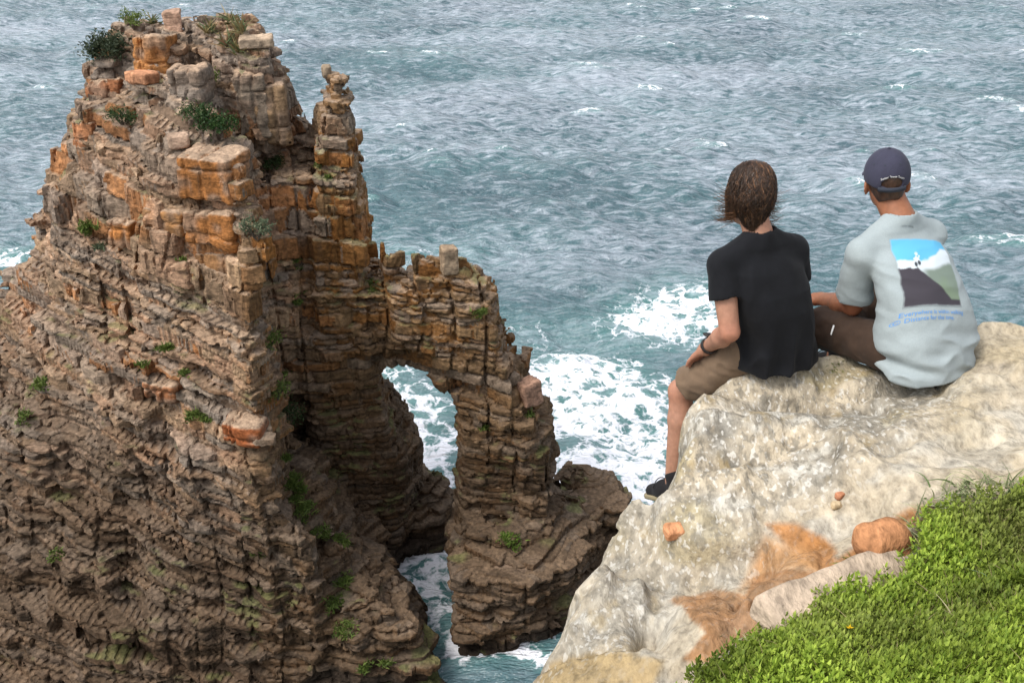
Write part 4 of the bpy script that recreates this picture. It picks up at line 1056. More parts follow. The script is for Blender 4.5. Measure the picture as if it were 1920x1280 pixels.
# ------------------------------------------------------------------ the two seated people
Zv = np.array([0, 0, 1.0])
def nrmz(v): v = np.asarray(v, float); return v / np.linalg.norm(v)
def yawv(deg): a = math.radians(deg); return np.array([-math.sin(a), math.cos(a), 0]), np.array([math.cos(a), math.sin(a), 0])
def cap(P, a, b, ra, rb):
    a, b = np.asarray(a, float), np.asarray(b, float); e = b - a
    t = np.clip(((P - a) @ e) / (e @ e + 1e-12), 0, 1)
    return np.linalg.norm(P - a - t[:, None] * e, axis=1) - (ra + (rb - ra) * t)
def ell(P, c, ax, r):                              # ellipsoid; ax rows are unit axes
    q = (P - c) @ np.asarray(ax).T / np.asarray(r)
    k = np.linalg.norm(q, axis=1); return (k - 1) * min(r) * (.6 + .4 * k)
def smin(a, b, k):
    h = np.clip(.5 + .5 * (b - a) / k, 0, 1); return b * (1 - h) + a * h - k * h * (1 - h)
def loft(P, nodes, n=2.5):                         # nodes rise in z: (pos, right, fwd, half width, half depth)
    z = np.array([q[0][2] for q in nodes]); g = lambda v: np.interp(P[:, 2], z, v)
    dx, dy = P[:, 0] - g([q[0][0] for q in nodes]), P[:, 1] - g([q[0][1] for q in nodes])
    rx, ry = g([q[1][0] for q in nodes]), g([q[1][1] for q in nodes]); w, d = g([q[3] for q in nodes]), g([q[4] for q in nodes])
    k = ((np.abs(dx * rx + dy * ry) / w) ** n + (np.abs(-dx * ry + dy * rx) / d) ** n) ** (1 / n)
    dl = (k - 1) * np.minimum(w, d); ext = np.maximum(np.maximum(z[0] - P[:, 2], P[:, 2] - z[-1]), 0)
    return np.where(dl > 0, np.hypot(dl, ext), np.maximum(dl, np.where(ext > 0, ext, -9)))
def near_box(P, pts, pad, fn):                     # evaluate only close to a limb
    pts = np.array(pts); m_ = ((P > pts.min(0) - pad) & (P < pts.max(0) + pad)).all(1)
    out = np.full(len(P), .5)
    if m_.any(): out[m_] = fn(P[m_])
    return out
def hand_sdf(P, wrist, d, nrm, side, curl=.5):     # d: along the hand, nrm: back of the hand, side: towards the thumb
    d, nrm, side = nrmz(d), nrmz(nrm), nrmz(side)
    f = cap(P, wrist, wrist + d * .03, .027, .030)
    for s in (-.028, -.009, .011, .030):
        f = smin(f, cap(P, wrist + d * .015 + side * s * .6, wrist + d * .085 + side * s, .016, .0125), .012)
    for s, L in ((-.031, .062), (-.010, .078), (.011, .084), (.031, .074)):
        p = wrist + d * .085 + side * s; a = 0.25 * curl
        for seg, (fr, rr) in enumerate(((.46, .0095), (.30, .0088), (.24, .0078))):
            dd = nrmz(d * math.cos(a) - nrm * math.sin(a) + side * s * .8)
            q = p + dd * L * fr; f = smin(f, cap(P, p, q, rr, rr * .94), .004); p = q; a += .55 * curl
    p = wrist + d * .022 + side * .022
    for L, rr, k in ((.042, .0135, .7), (.032, .011, .45), (.026, .0095, .2)):
        q = p + nrmz(d + side * k - nrm * .25) * L; f = smin(f, cap(P, p, q, rr, rr * .92), .006); p = q
    return f
def net(name, field, pts, pad, cell, mat, parent, loc, smooth=True, colour=None, margin=0.0):
    pts = np.array(pts); V, Q = surface_nets(field, pts.min(0) - pad, pts.max(0) + pad, cell, None, margin)
    me = mesh_from(name, V - loc, Q, smooth)
    if colour is not None: add_color(me, 'col', colour(V))
    o = obj(name, me, mat, parent); return o, V, Q
def cloth(name, col, fine=900, var=.12, rough=.9, tint=None):
    m = NT(name); p = m.pos(); w = m.noise(p, fine * .22, 1, .5); b_ = m.noise(p, 14, 4, .6)
    c = m.mix(1, tuple(col), m.ramp(b_, [(.3, 1 - var), (.7, 1 + var)]), 'MULTIPLY')
    c = m.mix(1, c, m.ramp(w, [(.3, .96), (.7, 1.03)]), 'MULTIPLY')
    if tint: c = m.mix(m.ramp(m.noise(p, 5, 3), [(.5, 0.), (.75, .5)]), c, tint)
    h_ = m.math('ADD', m.math('MULTIPLY', w, .08), m.noise(p, 30, 2, .5))
    return m.done(c, rough, m.bump(h_, .35, .006), .2, **{'Sheen Weight': .04})
def skin(name, base):
    m = NT(name); p = m.pos(); c = m.mix(1, m.attr('col'), m.ramp(m.noise(p, 45, 2, .6), [(.3, .86), (.7, 1.1)]), 'MULTIPLY')
    m.b.inputs['Subsurface Weight'].default_value = .12; m.b.inputs['Subsurface Radius'].default_value = (.012, .005, .003)
    return m.done(c, .55, m.bump(m.noise(p, 120, 1), .15, .002), .35)
SKIN_A, SKIN_B = skin('fair_skin', None), skin('tanned_skin', None)
BLACK = cloth('black_cotton', (.0065, .007, .009), var=.25)
GREY = cloth('pale_grey_cotton', (.30, .345, .355), var=.05)
KHAKI = cloth('khaki_canvas', (.155, .105, .068), 500, .15)
BROWN = cloth('dark_brown_canvas', (.046, .028, .019), 500, .2)
NAVY = cloth('faded_navy_twill', (.040, .040, .064), 700, .12)
STRAPM = cloth('dark_navy_strap', (.035, .04, .055), 700, .1)
SHOEM = cloth('black_suede', (.012, .011, .012), 300, .2)
SOLEM = NT('tan_rubber').done((.24, .20, .12), .7)
WATCHM = NT('dark_rubber').done((.02, .017, .016), .5)
def hairmat(name, a, b):
    m = NT(name); c = m.mix(m.ramp(m.noise(m.pos((1, 1, .25)), 70, 4, .6), [(.35, 0.), (.72, 1.)]), a, b)
    return m.done(c, .42, m.bump(m.noise(m.pos((1, 1, .12)), 260, 3), .5, .004), .4)
HAIR_A = hairmat('brown_hair', (.024, .014, .009), (.070, .036, .020))
HAIR_A2 = hairmat('sun_bleached_hair', (.075, .035, .018), (.22, .11, .05))
HAIR_B = hairmat('short_dark_hair', (.028, .014, .009), (.07, .034, .02))

def make_person(S):
    """S holds joints in world space; builds body, clothes and the rest as parts of one empty."""
    loc = np.array([S['pelvis'][0], S['pelvis'][1], S['base_z']])
    root = empty('person', tuple(loc), S['label'], 'person', 'people sitting on the ledge')
    J = S; hf, hr = S['head_f'], S['head_r']; hu = np.cross(hr, hf)
    R = S['R']
    def head(P):
        c = J['head']
        f = ell(P, c + hu * .02 - hf * .012, (hr, hf, hu), (.074, .092, .098))               # skull
        f = smin(f, ell(P, c + hf * .028 - hu * .055, (hr, hf, hu), (.056, .062, .068)), .03)   # face and jaw
        f = smin(f, ell(P, c + hf * .060 - hu * .098, (hr, hf, hu), (.026, .024, .020)), .03)   # chin
        f = smin(f, cap(P, c + hf * .088 + hu * .012, c + hf * .108 - hu * .034, .009, .0145), .014)  # nose
        f = smin(f, cap(P, c + hf * .082 - hu * .062 - hr * .016, c + hf * .082 - hu * .062 + hr * .016, .009, .009), .01)  # lips
        for s in (-1, 1):
            f = np.maximum(f, -(ell(P, c + hf * .100 + hu * .002 + hr * .033 * s, (hr, hf, hu), (.020, .016, .012))))   # eye sockets
            f = np.minimum(f, ell(P, c + hf * .078 + hu * .000 + hr * .033 * s, (hr, hf, hu), (.013, .013, .012)))       # eyeballs
            e = ell(P, c - hf * .006 - hu * .022 + hr * .079 * s, (nrmz(hr + hf * .5 * s), nrmz(hf - hr * .5 * s), hu), (.009, .020, .032))
            e = np.maximum(e, -ell(P, c - hf * .002 - hu * .018 + hr * .090 * s, (hr, hf, hu), (.008, .011, .019)))
            f = smin(f, e, .006)
        return f
    def body(P):
        f = loft(P, S['torso'], 2.3) + .036
        f = smin(f, cap(P, J['neck'] - Zv * .02, J['head'] - hu * .045 - hf * .018, .058 * R, .054 * R), .03)
        f = smin(f, near_box(P, [J['head']], .2, head), .02)
        for s in 'LR':
            def arm(P):
                f = cap(P, J['sh' + s], J['el' + s], .050 * R, .039 * R); m_ = J['el' + s] * .62 + J['wr' + s] * .38
                f = smin(f, cap(P, J['el' + s], m_, .037 * R, .040 * R), .015)
                f = smin(f, cap(P, m_, J['wr' + s], .040 * R, .026 * R), .015); return f
            f = smin(f, near_box(P, [J['sh' + s], J['el' + s], J['wr' + s]], .12, arm), .03)
            f = smin(f, near_box(P, [J['wr' + s] + nrmz(J['hand' + s][0]) * .09], .17, lambda P: hand_sdf(P, J['wr' + s], *J['hand' + s])), .012)
            def leg(P):
                kn, an, fd = J['kn' + s], J['an' + s], J['foot' + s]; up = nrmz(np.cross(nrmz(np.cross(fd, Zv)), fd))
                f = cap(P, J['hip' + s], kn, .066 * R, .054 * R)
                f = smin(f, cap(P, kn, kn * .7 + an * .3 + J['calf'] * .012, .052 * R, .054 * R), .02)
                f = smin(f, cap(P, kn * .7 + an * .3 + J['calf'] * .012, an, .054 * R, .034 * R), .02)
                return smin(f, cap(P, an - up * .04, an + fd * .14 - up * .06, .030, .020), .03)
            f = smin(f, near_box(P, [J['hip' + s], J['kn' + s], J['an' + s], J['an' + s] + J['foot' + s] * .15], .15, leg), .04)
        return f
    keys = [v for k, v in S.items() if k[:2] in ('sh', 'el', 'wr', 'hi', 'kn', 'an', 'he', 'ne', 'pe') and isinstance(v, np.ndarray) and v.shape == (3,) and v[2] > 10]
    sk = np.array(S['skin'])
    def scol(V):
        c = np.tile(sk, (len(V), 1)); red = np.zeros(len(V))
        for j in ('elL', 'elR', 'knL', 'knR'): red = np.maximum(red, np.exp(-(np.linalg.norm(V - J[j], axis=1) / .05) ** 2))
        for s in 'LR': red = np.maximum(red, .7 * np.exp(-(np.linalg.norm(V - J['wr' + s] - nrmz(J['hand' + s][0]) * .1, axis=1) / .07) ** 2))
        c = mixc(c, sk * np.array([1.08, .72, .62]), red * .7)
        hd = np.exp(-(np.linalg.norm(V - J['head'] - hf * .03, axis=1) / .1) ** 2); c = mixc(c, sk * np.array([1.0, .8, .74]), hd * .5)
        lips = np.exp(-(np.linalg.norm((V - (J['head'] + hf * .088 - hu * .062)) / np.array([.022, .022, .009]), axis=1)) ** 2); c = mixc(c, sk * np.array([.85, .45, .42]), np.clip(lips, 0, 1))
        for s in (-1, 1):
            d = np.linalg.norm(V - (J['head'] + hf * .092 + hr * .033 * s), axis=1); c = mixc(c, (.75, .72, .68), sstep(.012, .009, d)); c = mixc(c, (.05, .03, .02), sstep(.006, .004, d))
        return c
    ends = [J['wr' + s] + nrmz(J['hand' + s][0]) * .16 for s in 'LR'] + [J['an' + s] + J['foot' + s] * .16 for s in 'LR'] + [J['head'] + hu * .12]
    net('body', body, keys + ends, .13, .0065, S['skin_mat'], root, loc, True, scol)
    # shirt
    hem_p, hem_n = S['hem']; tors = S['torso']
    slv = {s: (J['sh' + s], J['sh' + s] + (J['el' + s] - J['sh' + s]) * S['sleeve']) for s in 'LR'}
    def shirt(P):
        f = loft(P, tors, 2.5)
        q = P * np.array([1, 1, 1.0])
        for s in 'LR':
            f = smin(f, cap(P, J['sh' + s] - Zv * .004, J['neck'] - Zv * .012, .054 * R, .052 * R), .04)    # slope from shoulder to neck
        for s in 'LR':
            a, b = slv[s]; d = nrmz(b - a)
            g = cap(P, a, b + d * .06, .054 * R, .066 * R * S['loose'])
            g = np.maximum(g, (P - b) @ d)
            g = np.maximum(g, -np.maximum(cap(P, b - d * .05, b + d * .05, .047 * R, .051 * R * S['loose']), -((P - b) @ d + .025)))   # hollow cuff
            f = smin(f, g, .022)
        low = sstep(.30, .05, P[:, 2] - hem_p[2])
        loc_ = P - loc
        m_ = np.abs(f) < .05; n_ = np.zeros(len(P))
        if m_.any(): n_[m_] = (.55 - 2.2 * np.abs(fbm(loc_[m_] @ S['fold_m'], 1., 2, 17))) * (.3 + 1.0 * low[m_]) + .3 * fbm(loc_[m_], 8., 1, 23)
        f = f - S['fold'] * n_
        for (fp, fdv, ln, wd, am) in S['creases']:
            e = fdv * ln; t = np.clip(((P - fp) @ e) / (e @ e), -1, 1); dd = np.linalg.norm(P - fp - t[:, None] * e, axis=1)
            f = f + am * np.exp(-(dd / wd) ** 2) * (1 - np.abs(t)) ** .5
        f = np.maximum(f, -((P - hem_p) @ hem_n))
        nd = nrmz(J['head'] - J['neck']); c0 = J['neck'] + S['collar']
        f = np.maximum(f, -cap(P, c0, c0 + nd * .12, .057 * R, .080 * R))                        # neck opening
        return f
    sp = [n[0] for n in tors] + [slv['L'][1], slv['R'][1], J['shL'], J['shR'], hem_p]
    so, sV, sQ = net('t_shirt', shirt, sp, .26, .006, S['shirt_mat'], root, loc, True, None, .02)
    # shorts
    def shorts(P):
        f = cap(P, J['hipL'] - Zv * .0, J['hipR'], .090 * R, .090 * R)
        for s in 'LR':
            h, k = J['hip' + s], J['kn' + s]; d = nrmz(k - h); e = h + (k - h) * S['short_len']
            g = cap(P, h + d * .03, e + d * .04, .086 * R, .084 * R)
            m_ = np.abs(g) < .05; n_ = np.zeros(len(P))
            if m_.any(): n_[m_] = .6 - 2.2 * np.abs(fbm((P[m_] - loc) @ S['short_m'], 1., 2, 37))
            g = g - .009 * n_
            g = np.maximum(g, (P - e) @ d); g = np.maximum(g, -np.maximum(cap(P, e - d * .05, e + d * .08, .064 * R, .062 * R), -((P - e) @ d + .02)))
            f = smin(f, g, .03)
            if S.get('pocket') == s:
                pc = S['pocket_c']; f = smin(f, ell(P, pc, (d, nrmz(np.cross(d, Zv)), nrmz(np.cross(np.cross(d, Zv), d))), (.085, .030, .065)), .012)
        return f
    ho, hV, hQ = net('shorts', shorts, [J['hipL'], J['hipR'], J['knL'], J['knR']], .14, .008, S['short_mat'], root, loc, True)
    # shoes
    for s in 'LR':
        an, fd = J['an' + s], J['foot' + s]; sd = nrmz(np.cross(fd, Zv)); up = nrmz(np.cross(sd, fd))
        b0 = an - up * .055
        def upper(P):
            f = cap(P, b0 - fd * .045, b0 + fd * .07, .044, .046); f = smin(f, cap(P, b0 + fd * .07 - up * .005, b0 + fd * .165 - up * .012, .045, .033), .03)
            f = smin(f, cap(P, b0 - fd * .035, an - fd * .02 + up * .02, .044, .043), .03)
            f = np.maximum(f, (P - an - up * .035) @ up + .25 * ((P - an) @ fd)); return np.maximum(f, -((P - b0) @ up + .022))
        sh, v, q = net('shoe', upper, [b0 - fd * .1, b0 + fd * .2, an + up * .05], .06, .007, SHOEM, root, loc)
        def sole(P):
            x = (P - b0) @ fd; y = (P - b0) @ sd; z = (P - b0) @ up + .032
            w = .046 - .012 * sstep(.1, .21, x) - .008 * np.exp(-((x - .03) / .04) ** 2); k = np.maximum(np.abs(x - .06) - .145, 0)
            return np.maximum(np.hypot(np.maximum(np.abs(y) - (w - .015), 0), np.maximum(np.abs(x - .06) - .130, 0)) - .015, np.abs(z) - .012)
        so2 = net('sole', sole, [b0 - fd * .1, b0 + fd * .22], .06, .007, SOLEM, sh, loc)[0]
        tt = np.linspace(0, 1, 9); lp = []
        for i in range(4):
            c = b0 + fd * (.045 + .022 * i) + up * (.046 - .006 * i); a_ = (tt - .5) * 2.0
            lp.append(c + sd * (np.sin(a_) * .036)[:, None] + up * ((np.cos(a_) - 1) * .02)[:, None])
        for sg in (-1, 1):
            c = b0 + fd * .04 + up * .052; lp.append(c + sd * (sg * tt * .05)[:, None] + up * (.02 * np.sin(tt * 3) - .03 * tt ** 2)[:, None] + fd * (tt * .05)[:, None])
        v, q = tubes(np.array(lp), np.full((len(lp), 9), .0028)); obj('laces', mesh_from('laces', v - loc, q, True), SHOEM, sh)
    return root, loc, so, sV, sQ, (head, hf, hr, hu), ho.name

def torso_nodes(pelvis, neck, yaw0, yaw1, ws, ds, bow):
    out = []; n = len(ws)
    for i in range(n):
        t = i / (n - 1); f, r = yawv(yaw0 + (yaw1 - yaw0) * t)
        p = pelvis + (neck - pelvis) * t - f * bow * math.sin(math.pi * t)
        out.append((p, r, f, ws[i], ds[i]))
    return out
def lens(S):
    for a, b in (('pelvis', 'neck'), ('neck', 'head'), ('shL', 'elL'), ('elL', 'wrL'), ('hipL', 'knL'), ('knL', 'anL'), ('shR', 'elR'), ('elR', 'wrR'), ('hipR', 'knR')):
        print(a, b, round(float(np.linalg.norm(S[a] - S[b])), 3))

# --- black shirt, sitting on the edge with a leg over the drop
f0, r0 = yawv(38); f1, r1 = yawv(23)
A = dict(label='long haired person in black t-shirt and khaki shorts with one leg dangling off the ledge', R=1.0, skin=(.36, .185, .12), skin_mat=SKIN_A)
A['pelvis'] = at_z(1456, 648, -2.06); A['neck'] = at_y(1426, 440, 3.86)
A['head'] = at_y(1406, 364, 3.93); A['head_f'] = nrmz(np.array([-.18, .95, -.24])); A['head_r'] = nrmz(np.cross(A['head_f'], Zv) + Zv * -.12)
A['head_r'] = nrmz(A['head_r'] - A['head_f'] * (A['head_r'] @ A['head_f']))
A['shL'] = A['neck'] - r1 * .166 - Zv * .095; A['shR'] = A['neck'] + r1 * .170 - Zv * .090
A['elL'] = at_y(1368, 622, 3.69); A['wrL'] = at_y(1329, 648, 3.86)
A['elR'] = A['shR'] + nrmz(np.array([.25, .35, -1])) * .30; A['wrR'] = A['elR'] + nrmz(np.array([-.55, .75, -.35])) * .25
A['hipL'] = A['pelvis'] - r0 * .095 + f0 * .06 - Zv * .0; A['hipR'] = A['pelvis'] + r0 * .095 + f0 * .06
A['knL'] = on_ray(1277, 733, A['hipL'], .43, True); A['anL'] = on_ray(1261, 898, A['knL'], .42, True)
A['knR'] = A['hipR'] + nrmz(np.array([.14, .93, -.34])) * .43; A['anR'] = A['knR'] + nrmz(np.array([.02, .08, -1])) * .40
A['footL'] = nrmz(np.array([-.50, .70, -.42])); A['footR'] = nrmz(np.array([-.6, .7, -.3])); A['calf'] = np.array([.7, -.7, 0])
dh = nrmz(at_y(1299, 674, 3.925) - A['wrL']); A['handL'] = (dh, nrmz(Zv * .9 - f0 * .1), nrmz(np.cross(dh, Zv)), .75); 
A['handR'] = (nrmz(A['wrR'] - A['elR']), Zv, nrmz(-np.cross(A['wrR'] - A['elR'], Zv)), .6)
A['torso'] = torso_nodes(A['pelvis'] - Zv * .06, A['neck'] - Zv * .04, 34, 23, [.170, .166, .160, .163, .172, .158, .080], [.135, .125, .115, .115, .112, .095, .06], .035)
A['hem'] = (A['pelvis'] - Zv * .105, nrmz(np.array([.25, -.15, 1.0]))); A['base_z'] = float(A['pelvis'][2] - .11)
A['sleeve'] = .52; A['loose'] = 1.06; A['fold'] = .015; A['fold_m'] = np.diag([11., 11., 4.]); A['creases'] = []; A['collar'] = Zv * .030 + f1 * .012
A['short_len'] = .86; A['short_mat'] = KHAKI; A['shirt_mat'] = BLACK; A['short_m'] = np.diag([16., 16., 22.])
A['pocket'] = 'L'; A['pocket_c'] = A['hipL'] * .45 + A['knL'] * .55 + nrmz(np.cross(A['knL'] - A['hipL'], Zv)) * -.055 - Zv * .02
lens(A)
pa, la, shirtA, sVa, sQa, (headA, hfA, hrA, huA), shortsA = make_person(A)

# --- grey shirt and cap, hunched, knee drawn up
f0, r0 = yawv(36); f1, r1 = yawv(26)
B = dict(label='person in faded navy cap and pale grey t-shirt with a picture printed on the back', R=1.06, skin=(.29, .12, .062), skin_mat=SKIN_B)
B['pelvis'] = at_z(1732, 648, -2.02); B['neck'] = at_y(1690, 405, 3.97)
B['head'] = at_y(1662, 338, 4.06); B['head_f'] = nrmz(np.array([.10, .98, -.10])); B['head_r'] = nrmz(np.cross(B['head_f'], Zv) + Zv * .10)
B['head_r'] = nrmz(B['head_r'] - B['head_f'] * (B['head_r'] @ B['head_f']))
B['shL'] = B['neck'] - r1 * .178 - Zv * .125; B['shR'] = B['neck'] + r1 * .178 - Zv * .105
B['elL'] = on_ray(1598, 572, B['shL'], .29, True); B['wrL'] = on_ray(1540, 560, B['elL'], .25, True)
B['elR'] = B['shR'] + nrmz(np.array([-.1, .45, -1])) * .30; B['wrR'] = B['elR'] + nrmz(np.array([-.2, .6, -.5])) * .25
B['hipL'] = B['pelvis'] - r0 * .09 + f0 * .09 - Zv * .02; B['hipR'] = B['pelvis'] + r0 * .09 + f0 * .09 - Zv * .02
B['knL'] = on_ray(1512, 604, B['hipL'], .44, True); B['anL'] = B['knL'] + nrmz(np.array([.12, .35, -1])) * .41
B['knR'] = B['hipR'] + nrmz(np.array([-.35, .9, .1])) * .44; B['anR'] = B['knR'] + nrmz(np.array([0, .2, -1])) * .41
B['footL'] = nrmz(np.array([-.6, .75, -.2])); B['footR'] = nrmz(np.array([-.4, .85, -.2])); B['calf'] = np.array([.6, -.7, 0])
B['handL'] = (nrmz(np.array([-.7, .6, -.35])), Zv, nrmz(np.cross(np.array([-.7, .6, -.35]), Zv)), .8); B['handR'] = (nrmz(np.array([-.2, .8, -.4])), Zv, nrmz(-np.cross(np.array([-.2, .8, -.4]), Zv)), .8)
B['torso'] = torso_nodes(B['pelvis'] - Zv * .07 - f0 * .01, B['neck'] - Zv * .045, 32, 26, [.205, .212, .200, .190, .190, .170, .085], [.165, .16, .145, .135, .125, .100, .06], .06)
B['hem'] = (B['pelvis'] - Zv * .10, nrmz(np.array([-.12, .15, 1.0]))); B['base_z'] = float(B['pelvis'][2] - .11)
B['sleeve'] = .78; B['loose'] = 1.12; B['fold'] = .019; B['fold_m'] = np.array([[5., 0, 3.], [0, 5., 2.], [-4., 2., 11.]]); B['collar'] = Zv * .030 + f1 * .012
bk = lambda px, py: at_y(px, py, 3.72)
B['creases'] = []
B['short_len'] = .86; B['short_mat'] = BROWN; B['shirt_mat'] = GREY; B['short_m'] = np.diag([14., 14., 18.])
lens(B)
pb, lb, shirtB, sVb, sQb, (headB, hfB, hrB, huB), shortsB = make_person(B)

# hair of the black-shirted person: a full head of chin-length hair with loose ends
hc = A['head']
def hairA(P):
    f = ell(P, hc + huA * .022 - hfA * .012, (hrA, hfA, huA), (.088, .106, .112))
    f = smin(f, cap(P, hc - hfA * .055 - huA * .03, hc - hfA * .052 - huA * .085, .062, .040), .04)
    f = smin(f, cap(P, hc - hfA * .058 - huA * .09, hc - hfA * .066 - huA * .128, .022, .012), .03)       # tail at the nape
    for s in (-1, 1): f = smin(f, cap(P, hc + hrA * .066 * s - hfA * .008, hc + hrA * .070 * s - huA * .085, .026, .016), .03)
    f = f - .006 * fbm((P - hc) @ np.stack([hrA, hfA, huA]).T * np.array([38, 38, 9.]), 1., 3, 5)
    face = (P - hc) @ hfA - .045; return np.maximum(f, np.minimum(face, -((P - hc) @ huA - .055)) if False else np.where((P - hc) @ huA < .055, face, f))
hairo, hV, hQ = net('hair', hairA, [hc - .16, hc + .16], .0, .006, HAIR_A, pa, la)
rg = np.random.default_rng(4)
HT = BVHTree.FromPolygons([tuple(v) for v in hV.tolist()], hQ.tolist())
def strands(n, seed, kind):
    r = np.random.default_rng(seed); k = 9; paths = np.zeros((n, k, 3)); rad = np.zeros((n, k))
    for i in range(n):
        az = r.uniform(math.radians(-20), math.radians(200)); el = r.uniform(-.3, 1.3)
        if kind == 'lay':
            for j in range(k):
                e2 = el - j * .17; d = hrA * math.cos(az + .05 * j * r.normal()) * math.cos(e2) - hfA * math.sin(az) * math.cos(e2) + huA * math.sin(e2)
                h_ = HT.ray_cast(Vector(hc + d * .3), Vector(-d)); p = np.array(h_[0]) if h_[0] is not None else hc + d * .1
                paths[i, j] = p + d * (.001 + .005 * r.random() * (j / k) ** 2) + hrA * .004 * math.sin(j * 1.1 + i)
            rad[i] = np.linspace(.0012, .0006, k)
        else:
            sd = kind; st = hc + hrA * .078 * sd - huA * r.uniform(-.02, .11) - hfA * r.uniform(-.02, .03)
            dv = nrmz(hrA * sd * r.uniform(.7, 1.1) - huA * r.uniform(.1, .9) - hfA * r.uniform(-.2, .3)); L = r.uniform(.035, .085)
            t = np.linspace(0, 1, k); paths[i] = st + dv * (t * L)[:, None] + huA * (t ** 2 * L * r.uniform(-.1, .75))[:, None] - hrA * (sd * .02 * (1 - t))[:, None]
            rad[i] = np.linspace(.0015, .0003, k)
    return paths, rad
P1, R1 = strands(700, 1, 'lay'); v, q = tubes(P1, R1, 3); obj('hair_strands', mesh_from('hair_strands', v - la, q, True), HAIR_A, hairo, kind='stuff')
P2_, R2_ = strands(110, 2, 'lay'); Pl, Rl = strands(130, 3, -1); Pr, Rr = strands(110, 6, 1)
v, q = tubes(np.concatenate([P2_, Pl, Pr]), np.concatenate([R2_ * 1.4, Rl, Rr]), 3); obj('loose_ends', mesh_from('loose_ends', v - la, q, True), HAIR_A2, hairo, kind='stuff')
# wristwatch
wd = nrmz(A['wrL'] - A['elL']); wc = A['wrL'] - wd * .008; wu = nrmz(np.cross(wd, Zv)); wv = np.cross(wd, wu)
t = np.linspace(0, 2 * math.pi, 25)[:-1]; rr = .0315; ring = []
for rad_, off_ in ((rr, -.011), (rr + .004, -.011), (rr + .004, .011), (rr, .011)): ring.append(wc + wd * off_ + rad_ * (wu * np.cos(t)[:, None] + wv * np.sin(t)[:, None]))
V = np.concatenate(ring); n_ = 24
F = np.array([[a * n_ + i, a * n_ + (i + 1) % n_, ((a + 1) % 4) * n_ + (i + 1) % n_, ((a + 1) % 4) * n_ + i] for a in range(4) for i in range(n_)])
wat = obj('wristwatch', mesh_from('wristwatch', V - la, F, True), WATCHM, pa)
fc = wc - wu * .037 * (1 if (-wu)[2] > 0 else -1) if abs(wu[2]) > .3 else wc + Zv * .037
net('watch_face', lambda P: np.maximum(np.hypot((P - wc) @ wd, (P - wc) @ nrmz(np.cross(wd, fc - wc))) - .018, np.abs((P - fc) @ nrmz(fc - wc)) - .005), [fc - .03, fc + .03], 0, .004, WATCHM, wat, la)

# short hair and cap of the other
hb = B['head']
def hairB(P):
    f = ell(P, hb + huB * .02 - hfB * .012, (hrB, hfB, huB), (.0765, .0955, .102))
    f = smin(f, cap(P, hb - hfB * .055 - huB * .045, hb - hfB * .048 - huB * .072, .045, .036), .03)
    x = (P - hb) @ hfB; z = (P - hb) @ huB
    f = f - .0015 * fbm((P - hb), 160., 2, 5)
    return np.maximum(np.maximum(f, x - .012), -(z + .088 + .4 * np.abs((P - hb) @ hrB) * .4 + x * .35))
net('short_hair', hairB, [hb - .14, hb + .14], 0, .006, HAIR_B, pb, lb)
cu = nrmz(huB + hfB * -.10); cf = nrmz(hfB - cu * (hfB @ cu)); cr_ = np.cross(cf, cu); cc = hb + huB * .028 - hfB * .01
def cap_f(P):
    q = P - cc; x, y, z = q @ cr_, q @ cf, q @ cu
    f = ell(P, cc, (cr_, cf, cu), (.088, .105, .104)); ins = ell(P, cc, (cr_, cf, cu), (.077, .094, .093))
    f = np.maximum(f, -ins); f = np.maximum(f, -(z + .022 + .12 * np.maximum(-y, 0)))
    az = np.arctan2(x, -y)                              # seams of the six panels
    sm = np.abs(((az / (math.pi / 3) + .5) % 1) - .5) * (math.pi / 3) * np.hypot(x, y); f = f + .0012 * np.exp(-(sm / .004) ** 2)
    hole = np.maximum(np.hypot(x / .040, np.maximum(z + .012, 0) / .030) - 1, -(z + .012)) * .03      # opening at the back
    return np.where(y < 0, np.maximum(f, -hole), f) - .0018 * fbm(q, 14., 1, 3)
capo, cV, cQ = net('cap', cap_f, [cc - .125, cc + .125], 0, .005, NAVY, pb, lb)
def brim(P):
    q = P - cc; x, y, z = q @ cr_, q @ cf, q @ cu + .024
    zz_ = z + .9 * x ** 2 / .3 * .3 + .10 * np.maximum(y - .09, 0)
    return np.maximum(np.maximum(np.hypot(x / .078, (y - .08) / .095) - 1, 0) * .07 + 0 - .0, np.maximum(np.abs(zz_) - .003, .095 - y - .0)) if False else np.maximum(np.maximum((np.hypot(x / .078, (y - .085) / .085) - 1) * .07, np.abs(zz_) - .0035), .085 - y)
net('brim', brim, [cc - .1, cc + cf * .2 + .1], 0, .005, NAVY, capo, lb)
t = np.linspace(-1, 1, 15); sp_ = np.array([[cc + cr_ * (.0885 * math.sin(a * .62)) - cf * (.107 * math.cos(a * .62)) + cu * z_ for a in t] for z_ in (-.036, -.020)])
V = np.concatenate([sp_[0], sp_[1], sp_[1] + (sp_[1] - cc) * .05, sp_[0] + (sp_[0] - cc) * .05]); k = 15
F = np.array([[a * k + i, a * k + i + 1, ((a + 1) % 4) * k + i + 1, ((a + 1) % 4) * k + i] for a in range(4) for i in range(k - 1)])
obj('cap_strap', mesh_from('cap_strap', V - lb, F, True), STRAPM, capo)
net('cap_button', lambda P: ell(P, cc + cu * .105, (cr_, cf, cu), (.008, .008, .005)), [cc + cu * .105 - .015, cc + cu * .105 + .015], 0, .003, NAVY, capo, lb)
